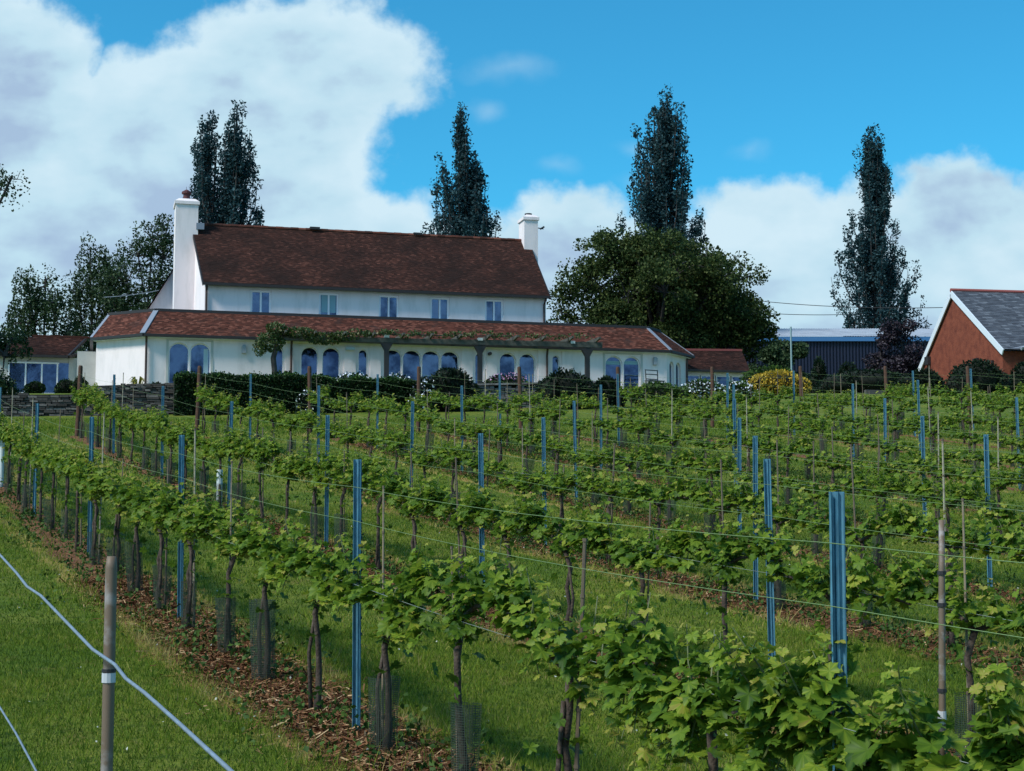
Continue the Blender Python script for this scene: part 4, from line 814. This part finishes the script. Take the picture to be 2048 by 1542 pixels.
# ------------------------------------------------------------------ vineyard
LEAF = [(0, 1.0), (7, .84), (12, .90), (18, .76), (24, .78), (32, .64), (39, .80), (45, .82), (50, .95), (56, .80), (62, .83), (70, .68), (78, .64), (86, .70), (96, .80), (104, .68), (114, .72), (126, .62), (138, .66), (150, .54), (163, .50), (173, .28)]
def leaf_outline():
    p = [(math.sin(R(a)) * r, math.cos(R(a)) * r) for a, r in LEAF]; q = [(-x, y) for x, y in p[:0:-1]]
    return p + [(0, .06)] + q
def make_vine_leaves(specs, rg):
    """specs: arrays of (position, tip direction, normal, size, rnd)"""
    o = np.array(leaf_outline()); o[:, 1] -= .0; k = len(o); n = len(specs); V = np.zeros((n, k + 1, 3)); rn = np.zeros(n)
    ang = np.arctan2(o[:, 0], o[:, 1]); rad = np.hypot(o[:, 0], o[:, 1])
    for i, (p, tdir, nrm, s, r) in enumerate(specs):
        t = tdir / np.linalg.norm(tdir); w = np.cross(nrm, t); w /= np.linalg.norm(w); nn = np.cross(t, w)
        fold = rg.uniform(-.1, .55); curl = rg.uniform(-.1, .5); ph = rg.uniform(0, 6.28); amp = rg.uniform(.03, .12)
        jit = 1 + rg.normal(size=k) * .05; x, y = o[:, 0] * jit, o[:, 1] * jit
        z = fold * np.abs(x) - curl * (rad ** 2) + amp * np.sin(ang * 5 + ph)
        V[i, :k] = p + s * (np.outer(x, w) + np.outer(y, t) + np.outer(z, nn)); V[i, k] = p + s * (.12 * t); rn[i] = r
    F = []
    base = np.arange(n)[:, None] * (k + 1)
    tri = np.array([(j, (j + 1) % k, k) for j in range(k)]); F = (base[:, :, None] + tri[None]).reshape(-1, 3)
    tone = np.clip(rn[:, None] + .13 * np.cos(ang * 7.2)[None, :] * rg.uniform(.4, 1.2, (n, 1)) + rg.normal(size=(n, k)) * .045, 0, 1)
    return V.reshape(-1, 3), F, tone.ravel()
SLOPE = 0.105
def make_vine(seed, dens=1.0, short=False, lush=0):
    rg = np.random.default_rng(seed); t = empty('grapevine', (0, -500, 0)); tr = MB(); st = MB(); specs = []
    lean = rg.normal() * .05; hb = .86 + rg.normal() * .03; pts = [(0, 0, -.06)]
    for i in range(1, 6): f = i / 5; pts.append((lean * f + rg.normal() * .022, rg.normal() * .02, hb * f))
    tr.tube(pts, [.03, .024, .021, .02, .02, .022], 7)
    if rg.random() < .55: tr.tube([(pts[1][0] + .02, .02, -.05), (pts[2][0] + .05 * rg.normal(), .03, .4), (pts[4][0], .01, hb * .85)], [.018, .014, .012], 5)
    hd = np.array(pts[-1]); ctr = hd
    for sgn in (-1, 1):
        L_ = rg.uniform(.6, .8); arm = []; top = rg.uniform(.07, .14)
        for q in np.linspace(0, 1, 7): arm.append(hd + (sgn * L_ * q, rg.normal() * .012, top * math.sin(min(1, q * 1.7) * 1.57) + sgn * SLOPE * L_ * q + rg.normal() * .01))
        tr.tube([tuple(a) for a in arm], [.018, .014, .012, .011, .010, .009, .007], 6); arm = np.array(arm)
        ns = int(rg.integers(8, 11)) + lush * 4
        for j in range(ns):
            f = (j + rg.uniform(.1, .9)) / ns * 6; k = min(5, int(f)); b = arm[k] + (arm[k + 1] - arm[k]) * (f - k)
            hgt = rg.uniform(.16, .38) * (.6 if short else 1); d = np.array((rg.normal() * .28, rg.normal() * .35, 1.0)); d /= np.linalg.norm(d)
            if rg.random() < .27 + .2 * lush: d = np.array((rg.normal() * .4, rg.normal() * (.8 - .4 * lush), -.35 - .5 * lush)); d /= np.linalg.norm(d); hgt *= .6 + .6 * lush
            e = b + d * hgt; mid = b + d * hgt * .5 + rg.normal(size=3) * .015; st.tube([tuple(b), tuple(mid), tuple(e)], [.005, .004, .0025], 4, cap=False)
            nlv = int((10 + hgt * 26) * dens * rg.uniform(.7, 1.15))
            for l in range(nlv):
                g = (l + .5) / nlv; c = b + d * hgt * g; az = l * 2.4 + rg.normal() * .5; out = np.array((math.cos(az), math.sin(az), rg.uniform(-.1, .5))); pet = rg.uniform(.04, .10) * (1.1 - .6 * g)
                p = c + out * pet; tip = out * (1, 1, 0) + np.array((0, 0, rg.uniform(-1.0, .15))); nrm = np.array((out[0] * .5 + rg.normal() * .35, out[1] * .5 + rg.normal() * .35, 1.0))
                s = rg.uniform(.038, .078) * (1.15 - .75 * g ** 1.5); rr = np.clip(rg.normal(.46, .2) + .45 * max(0, g - .55) / .45, 0, 1)
                specs.append((p, tip, nrm / np.linalg.norm(nrm), s, rr))
    for l in range(int(rg.integers(6, 22))):
        p = np.array((rg.normal() * .08, rg.normal() * .08, rg.uniform(.5, .95))); specs.append((p, np.array((rg.normal(), rg.normal(), -.6)), np.array((rg.normal() * .4, rg.normal() * .4 - .4, .8)), rg.uniform(.035, .06), rg.uniform(.1, .6)))
    tr.build('trunk', M['bark'], t, smooth=True); st.build('stem', M['shoot'], t)
    V, F, rn = make_vine_leaves(specs, rg); mesh_np('foliage', V, F, M['vineleaf'], t, rnd=rn)
    return t
protos = [make_vine(100 + i, dens=1.3 if i < 8 else .7, short=i >= 8) for i in range(10)] + [make_vine(300, dens=1.45, lush=1), make_vine(301, dens=1.45, lush=1), make_vine(302, dens=1.45, lush=1)] + [make_vine(400 + i, dens=.88, short=i == 4) for i in range(5)]
GP = empty('mesh_guard', (0, -500, 0))
def make_guard(seed):
    rg = random.Random(seed); h = rg.uniform(.48, .62); r = rg.uniform(.065, .09); n = 14; V = []; ex = rg.uniform(.75, 1.0)
    lx, ly = rg.uniform(-.04, .04), rg.uniform(-.04, .04); cut = rg.randint(0, 13)
    for i in range(5):
        for k in range(n): a = 2 * math.pi * k / n; q = 1 + rg.uniform(-.06, .06); f = i / 4; rr = r * (1 + .22 * f) * q; V.append((math.cos(a) * rr + lx * f, math.sin(a) * rr * ex + ly * f, -.03 + (h + rg.uniform(-.01, .01)) * f))
    F = [(i * n + k, i * n + (k + 1) % n, (i + 1) * n + (k + 1) % n, (i + 1) * n + k) for i in range(4) for k in range(n)]
    return mesh_np('mesh_guard', V, F, M['guard'], smooth=True)
bpy.data.objects.remove(GP)
guards = [make_guard(i) for i in range(5)]
def make_cane(seed, h):
    rg = random.Random(seed); m = MB(); n = 7; r = rg.uniform(.007, .011); lx, ly = rg.uniform(-.06, .06), rg.uniform(-.03, .03); pts = []; rad = []
    for i in range(n):
        f = i / (n - 1); z = -.1 + (h + .1) * f; p = (lx * f, ly * f, z); pts += [p]; rad += [r * (1.05 - .3 * f)]
    m.tube(pts, rad, 6, r=rg.random())
    for i in range(1, n): m.tube([(pts[i][0], pts[i][1], pts[i][2] - .008), (pts[i][0], pts[i][1], pts[i][2] + .008)], rad[i] * 1.35, 6, r=0.1)
    return m.build('bamboo_cane', M['cane'])
canes = [make_cane(i, h) for i, h in enumerate((1.15, 1.35, 1.5, 1.62, 1.75, 1.85))]
def make_post():
    prof = [(-.026, .014), (-.026, -.006), (-.017, -.012), (-.010, -.012), (-.006, -.002), (.006, -.002), (.010, -.012), (.017, -.012), (.026, -.006), (.026, .014)]
    th = .004; inner = [(x * .88, y + th) for x, y in prof][::-1]; poly = prof + inner; t = empty('trellis_post', (0, -500, 0)); m = MB(); n = len(poly)
    vs = [(x, y, -.4) for x, y in poly] + [(x, y, 1.78) for x, y in poly]; h = len(prof)
    fs = [(i, (i + 1) % n, n + (i + 1) % n, n + i) for i in range(n)]
    for z in (0, n):
        for i in range(h - 1): q = (z + i, z + i + 1, z + n - 2 - i, z + n - 1 - i); fs.append(q if z else q[::-1])
    m.add(vs, fs, .5); m.build('steel_channel', M['steel'], t)
    k = MB()
    hp = [(-.0266, .60)]
    for i in range(11): z = .62 + i * .105; hp += [(-.0266, z), (-.033, z + .004), (-.033, z + .02), (-.0266, z + .024)]
    hp += [(-.0266, 1.76), (-.0258, 1.76), (-.0258, .60)]; nh = len(hp)
    k.add([(x, -.006, z) for x, z in hp] + [(x, .006, z) for x, z in hp], [tuple(range(nh - 1, -1, -1)), tuple(range(nh, 2 * nh))] + [(i, (i + 1) % nh, nh + (i + 1) % nh, nh + i) for i in range(nh)])
    k.build('wire_hook', M['hook'], t); return t
POST = make_post()
def make_endpost(seed):
    rg = random.Random(seed); m = MB(); m.tube([(0, 0, -.3), (.01, 0, .8), (0, .01, 1.75), (0, .01, 1.8)], [.062, .058, .055, .045], 9); return m.build('timber_end_post', M['postwood'], smooth=False)
EPOST = [make_endpost(i) for i in range(2)]
ORD = ['first', 'second', 'third', 'fourth', 'fifth', 'sixth', 'seventh', 'eighth', 'ninth', 'tenth', 'eleventh', 'twelfth', 'thirteenth', 'fourteenth', 'fifteenth', 'sixteenth', 'seventeenth', 'eighteenth', 'nineteenth', 'twentieth', 'twenty-first', 'twenty-second', 'twenty-third', 'twenty-fourth', 'twenty-fifth', 'twenty-sixth', 'twenty-seventh', 'twenty-eighth', 'twenty-ninth', 'thirtieth']
ROWNAME = ['foreground row beside the camera', 'nearest full row'] + ['%s row back' % ORD[i] for i in range(1, 14)]
PHASE = {0: 4.3, 1: 9.59, 2: 9.25, 3: 13.92, 4: 13.67, 5: 18.34, 6: 23.0, 7: 27.85, 8: 29.2, 9: 33.0, 10: 34.1, 11: 37.0}
rv = random.Random(12)
used = set()
def inst(proto, loc, rz, label, cat, group, sc=None):
    c = proto if proto.name not in used else copy_tree(proto)
    used.add(proto.name)
    c.location = loc; c.rotation_euler = (0, 0, rz)
    if sc: c.scale = sc
    return tag(c, label, cat, group)
RA = math.atan2(ROWD.y, ROWD.x)
def row_smin(k): n = ROW0 + ROWP * k; return max(2.7, 1.04 * n - 1.0) if k else 2.0
def row_smax(k): return 5.2 if k == 0 else (35.0 if k == 1 else 39.9 - .25 * (k - 2))
VK = {}
for k in range(0, 12):
    s0 = 5.29 if k == 1 else (2.05 if k == 0 else row_smax(k) - .75); a, b = row_smin(k), row_smax(k)
    ss = []; n0 = math.ceil((a - s0) / 1.275); s = s0 + n0 * 1.275
    while s < b - .4: ss.append(s); s += 1.275
    ss.sort(reverse=True)                      # counted from the house end
    for i, s in enumerate(ss):
        s += rv.uniform(-.07, .07) if k > 1 else rv.uniform(-.03, .03)
        x, y = rowpt(k, s, rv.uniform(-.03, .03)); z = hz(x, y); far = k > 5
        pr_ = protos[rv.randrange(8) if (k < 4 or rv.random() < .75) else 8 + rv.randrange(2)]
        if k == 1 and s < 5.7: pr_ = protos[10 + i % 3]
        elif k >= 3: pr_ = protos[13 + rv.randrange(5)]
        if k == 1 and s < 4.5: x, y = rowpt(k, s + .22, -.04); z = hz(x, y)
        sc = rv.uniform(.92, 1.08); place = '%s from house end of %s' % (ORD[i], ROWNAME[k])
        if k == 0: sc *= .92
        inst(pr_, (x, y, z), RA, 'leafy green grapevine, %s' % place, 'grapevine', 'grapevines trained in rows', (1, 1, sc))
        if rv.random() < .74 and k > 0:
            gx, gy = x + rv.uniform(-.03, .03), y + rv.uniform(-.02, .02)
            inst(guards[rv.randrange(5)], (gx, gy, hz(gx, gy)), rv.uniform(0, 6.28), 'dark mesh guard around vine %s' % place, 'vine guard', 'dark mesh guards round the vine stems', (1, 1, rv.uniform(.8, 1.1)))
        if rv.random() < (.55 if k < 3 else .62) and k > 0 and not (k == 1 and s < 5.6):
            cxx, cyy = rowpt(k, s + rv.uniform(.03, .1), rv.uniform(.02, .05)); inst(canes[rv.randrange(6)], (cxx, cyy, hz(cxx, cyy)), rv.uniform(0, 6.28), 'thin bamboo cane beside vine %s' % place, 'cane', 'bamboo canes supporting the vines', (1.1, 1.1, 1) if k < 3 else (1.3, 1.3, 1))
    # posts
    ps = []
    if k > 0:
        s = PHASE[k]
        while s - 5.11 > row_smin(k) - .3: s -= 5.11
        while s < b - 1.5: ps.append(s); s += 5.11
    ps.sort(reverse=True)
    for i, s in enumerate(ps):
        x, y = rowpt(k, s * (1 + .04 / (ROW0 + ROWP * k)), .04); o = inst(POST, (x, y, hz(x, y)), RA + R(180 if False else 0) + R(62 + rv.uniform(-10, 10)), 'blue steel trellis post, %s from the house end of the %s' % (ORD[i], ROWNAME[k]), 'trellis post', 'blue steel trellis posts')
        o.rotation_euler = (R(rv.uniform(-.7, .7)), R(rv.uniform(-.9, 1.1)), o.rotation_euler[2])
    pend = list(ps)
    if k > 1:
        x, y = rowpt(k, b); o = inst(EPOST[k % 2], (x, y, hz(x, y)), 0, 'brown timber post at the house end of the %s' % ROWNAME[k], 'end post', 'brown timber posts ending the rows')
        o.rotation_euler = (R(rv.uniform(-1.5, 1.5)), R(rv.uniform(-1.5, 1.5)), 0); pend = [b] + pend
    # wires
    if k > 0:
        lo = min(pend) - 5.11 if pend else a; knots = sorted(pend + [lo]); hs = ((.97, 'lowest', 'wire'), (1.38, 'middle', 'wire_y'), (1.60, 'top', 'wire_y'))
        if k > 7: hs = hs[:1] + hs[2:]
        for (h, nm, mt_) in hs:
            pts = []
            for q0, q1 in zip(knots, knots[1:]):
                for j in range(8):
                    f = j / 8; s = q0 + (q1 - q0) * f; x, y = rowpt(k, s, -.025); x0, y0 = rowpt(k, q0); x1, y1 = rowpt(k, q1)
                    pts.append((x, y, (hz(x0, y0)) * (1 - f) + hz(x1, y1) * f + h - .035 * 4 * f * (1 - f)))
            x, y = rowpt(k, knots[-1]); pts.append((x, y, hz(x, y) + h)); mb = MB(); mb.tube(pts, .0016 if k < 3 else .0018, 4); o = mb.build('trellis_wire', M[mt_]); tag(o, '%s thin wire strung along the %s' % (nm, ROWNAME[k]), 'wire', 'trellis wires')
for p_ in protos + guards + canes + EPOST:
    if p_.name not in used:
        for c in list(p_.children): bpy.data.objects.remove(c)
        bpy.data.objects.remove(p_)
# foreground row wires and cane
def fg_wire(pxs, off, r, label):
    pts = []
    for (px, py) in pxs:
        q = (px - 1024) / 3080; n = .34 + off; s = n * (ROWN.x - q * ROWN.y) / (-ROWD.x + q * ROWD.y); x, y = ROWN.x * n + ROWD.x * s, ROWN.y * n + ROWD.y * s; pts.append((x, y, (1060 - py) / 3080 * y))
    mb = MB(); mb.tube(pts, r, 7); o = mb.build('trellis_wire', M['wire_b'], smooth=True); return tag(o, label, 'wire', 'trellis wires')
fg_wire([(-250, 905), (-120, 1010), (0, 1103), (40, 1145), (62, 1172), (90, 1190), (140, 1240), (195, 1295), (240, 1325), (262, 1352), (300, 1380), (370, 1440), (480, 1538), (640, 1690), (900, 1980)], 0.0, .0022, 'thick kinked upper wire crossing the bottom left corner')
fg_wire([(-250, 1000), (-120, 1190), (0, 1385), (48, 1458), (95, 1540), (200, 1740), (300, 1960)], 0.0, .0018, 'lower straight wire cutting the bottom left corner')
n = .365; q = (228 - 1024) / 3080; s = n * (ROWN.x - q * ROWN.y) / (-ROWD.x + q * ROWD.y); bx, by = ROWN.x * n + ROWD.x * s, ROWN.y * n + ROWD.y * s; bz = hz(bx, by); top = (1060 - 1112) / 3080 * by - bz
t = empty('bamboo_cane', (bx, by, bz), 0, 'thick weathered bamboo cane standing alone in the bottom left foreground', 'cane')
m = MB(); ys_ = [-.1, .3, .6, .95, 1.25, 1.38, top - .015, top]; m.tube([(.0015 * (1.7 - z) * ((i % 2) * 2 - 1), 0, z) for i, z in enumerate(ys_)], [.0085, .0084, .0082, .0081, .008, .0079, .0076, .006], 12); m.build('culm', M['cane_near'], t, smooth=True)
zt = (1060 - 1350) / 3080 * by - bz; m = MB(); m.tube([(0, 0, zt - .006), (0, 0, zt + .006)], .0089, 12); m.build('tape', M['tape'], t); m = MB(); m.tube([(0, 0, zt + .007), (0, 0, zt + .011)], .0092, 12); m.build('node', M['dark'], t)
# cane with tape in the nearest row, right foreground
x, y = rowpt(1, 3.95, .03); bz = hz(x, y); t = empty('bamboo_cane', (x, y, bz), 0, 'stout bamboo cane with knotted ties in the right foreground', 'cane')
top = (1060 - 1040) / 3080 * y - bz; m = MB(); m.tube([(-.04 + .04 * f, 0, -.1 + (top + .1) * f) for f in np.linspace(0, 1, 9)], [.0125, .0122, .012, .012, .0115, .0112, .011, .0105, .009], 10); m.build('culm', M['cane_near'], t, smooth=True)
m = MB()
for f in (.28, .45, .52, .68, .84, .9): m.tube([(-.04 + .04 * f, 0, top * f - .006), (-.04 + .04 * f, 0, top * f + .006)], .0145, 10)
m.build('tie', M['dark'], t); m = MB(); f = .63; m.tube([(-.04 + .04 * f, 0, top * f - .02), (-.04 + .04 * f, 0, top * f + .02)], .0135, 10); m.build('tape', M['tape'], t)
# white tubes
x, y = rowpt(2, 25.2); m = MB(); m.tube([(0, 0, -.05), (0, 0, .62)], .05, 12, cap=False); o = m.build('tree_tube', M['tube']); o.location = (x, y, hz(x, y)); tag(o, 'short white plastic tube standing in the second row back', 'plant tube')
x, y = rowpt(1, 29.4); m = MB(); m.tube([(0, 0, -.05), (0, 0, .96)], .042, 12); o = m.build('white_stake', M['tube']); o.location = (x, y, hz(x, y)); tag(o, 'white plastic stake at the left edge in the nearest full row', 'stake')

# ------------------------------------------------------------------ grass and litter
def rowdist(X, Y):
    n = X * ROWN.x + Y * ROWN.y - ROW0; k = np.round(n / ROWP); return np.abs(n - k * ROWP)
def blades(name, n, y0, y1, hgt, wid, seed, mt, label, strip=False):
    rg = np.random.default_rng(seed); Y = rg.uniform(y0 ** 2, y1 ** 2, n) ** .5; X = Y * rg.uniform(-.37, .37, n) if not strip else Y * rg.uniform(-.37, .37, n)
    d = rowdist(X, Y) + rg.normal(size=n) * .09; end = Y > .17 * X + 41.3
    thr = .42 - np.clip((Y - 16) / 14, 0, 1) * .2
    keep = (d > thr) | end | (rg.random(n) < .10)
    X, Y = X[keep], Y[keep]; n = len(X); Zg = HZ(X, Y)
    cl = .5 + .5 * np.sin(X * 2.1 + 3 * np.sin(Y * .9)) * np.sin(Y * 1.7 + 2 * np.sin(X * 1.1)); edge = np.clip(1 - (rowdist(X, Y) - .4) / .5, 0, 1)
    h = hgt * rg.uniform(.4, 1.0, n) ** 1 * (1 + 1.1 * (rg.random(n) < .06)) * (1 + 1.5 * edge * rg.random(n) ** 2) * (.75 + .5 * cl); a = rg.uniform(0, 2 * np.pi, n); b = rg.uniform(0, 2 * np.pi, n); l = rg.uniform(.1, .9, n) * h
    P = np.stack([X, Y, Zg - .005], 1); W = np.stack([np.cos(a), np.sin(a), 0 * a], 1) * (wid * rg.uniform(.6, 1.4, n))[:, None]; T = P + np.stack([np.cos(b) * l, np.sin(b) * l, h], 1)
    V = np.stack([P - W, P + W, T], 1).reshape(-1, 3); F = np.arange(len(V)).reshape(-1, 3); r = np.clip(rg.normal(.42, .24, n) + .42 * (cl - .5) + .5 * np.clip(1.3 - np.abs(rowdist(X, Y) - .5) / .14, 0, 1) * (~(Y > .17 * X + 41.3)) * (np.sin(X * 3.1 + 1.5 * np.sin(Y * 2.3)) > -.1), 0, 1)
    tag(mesh_np(name, V, F, mt, rnd=r), label, 'grass', kind='stuff')
M['grass'] = mat('grass_blade', (0.05, 0.1, 0.02), .6, rnd=[(0, (0.038, 0.078, 0.009)), (.4, (0.115, 0.190, 0.017)), (.72, (0.20, 0.255, 0.027)), (.88, (0.30, 0.28, 0.055)), (1, (0.38, 0.31, 0.12))], transl=.3, spec=.08)
blades('grass', 210000, 7.5, 14.5, .052, .0032, 5, M['grass'], 'short green mown grass between the nearer vine rows')
blades('grass', 190000, 14.5, 26, .05, .0055, 6, M['grass'], 'green grass strips between the middle vine rows')
blades('grass', 150000, 26, 52, .06, .011, 7, M['grass'], 'green grass between the farthest vine rows and the garden wall')
def litter(n, seed):
    rg = np.random.default_rng(seed); k = rg.choice([1, 2, 3, 4, 5], n, p=[.42, .28, .15, .09, .06]); s = np.array([rg.uniform(max(2.5, (ROW0 + ROWP * kk) * 1.0), 12 + kk * 6) for kk in k]); off = rg.normal(size=n) * .23
    nn = ROW0 + ROWP * k + off; X = ROWN.x * nn + ROWD.x * s; Y = ROWN.y * nn + ROWD.y * s; Zg = HZ(X, Y) + rg.uniform(.0, .03, n)
    a = rg.uniform(0, 2 * np.pi, n); L_ = rg.uniform(.012, .05, n) * rg.choice([1, 1, 1, 2.2], n); w = rg.uniform(.0015, .006, n); ti = rg.normal(size=n) * .25
    D = np.stack([np.cos(a), np.sin(a), ti], 1) * L_[:, None]; Wd = np.stack([-np.sin(a), np.cos(a), rg.normal(size=n) * .4], 1) * w[:, None]; P = np.stack([X, Y, Zg], 1)
    V = np.stack([P - D - Wd, P - D + Wd, P + D + Wd, P + D - Wd], 1).reshape(-1, 3); F = np.arange(len(V)).reshape(-1, 4)
    ml = mat('straw_litter', (0.2, 0.12, 0.08), .9, rnd=[(0, (0.05, 0.022, 0.011)), (.5, (0.16, 0.068, 0.032)), (.85, (0.28, 0.145, 0.07)), (1, (0.50, 0.36, 0.20))], spec=.1)
    tag(mesh_np('bark_mulch', V, F, ml, rnd=rg.random(n)), 'loose straw and bark litter under the vine rows', 'mulch', kind='stuff')
litter(90000, 3)
def weeds(n, seed):
    rg = np.random.default_rng(seed); k = rg.integers(1, 7, n // 14); P = []
    for kk in k:
        s = rg.uniform(max(3, (ROW0 + ROWP * kk) * 1.0), 34); nn = ROW0 + ROWP * kk + rg.normal() * .3; x, y = ROWN.x * nn + ROWD.x * s, ROWN.y * nn + ROWD.y * s; c = np.array((x, y, hz(x, y)))
        P.append(c + np.abs(sphere_pts(rg, 14, .1)) * (.12, .12, rg.uniform(.08, .3)) * rg.choice([-1, 1], (14, 3)) * (1, 1, 1)); P[-1][:, 2] = c[2] + np.abs(P[-1][:, 2] - c[2])
    o = leafcloud('weeds', np.concatenate(P), .045, M['greenbush'], None, seed); tag(o, 'low leafy weeds growing along the foot of the vines', 'weeds', kind='stuff')
    m = rg.integers(0, 2, 10); Y = rg.uniform(8, 34, 380); X = Y * rg.uniform(-.35, .35, 380); o = leafcloud('daisies', np.stack([X, Y, HZ(X, Y) + rg.uniform(.03, .07, 380)], 1), .022, mat('daisy_petal', (0.4, 0.42, 0.36)), None, seed + 1); tag(o, 'tiny white and pale flowers scattered through the grass', 'flowers', kind='stuff')
weeds(42000, 8)
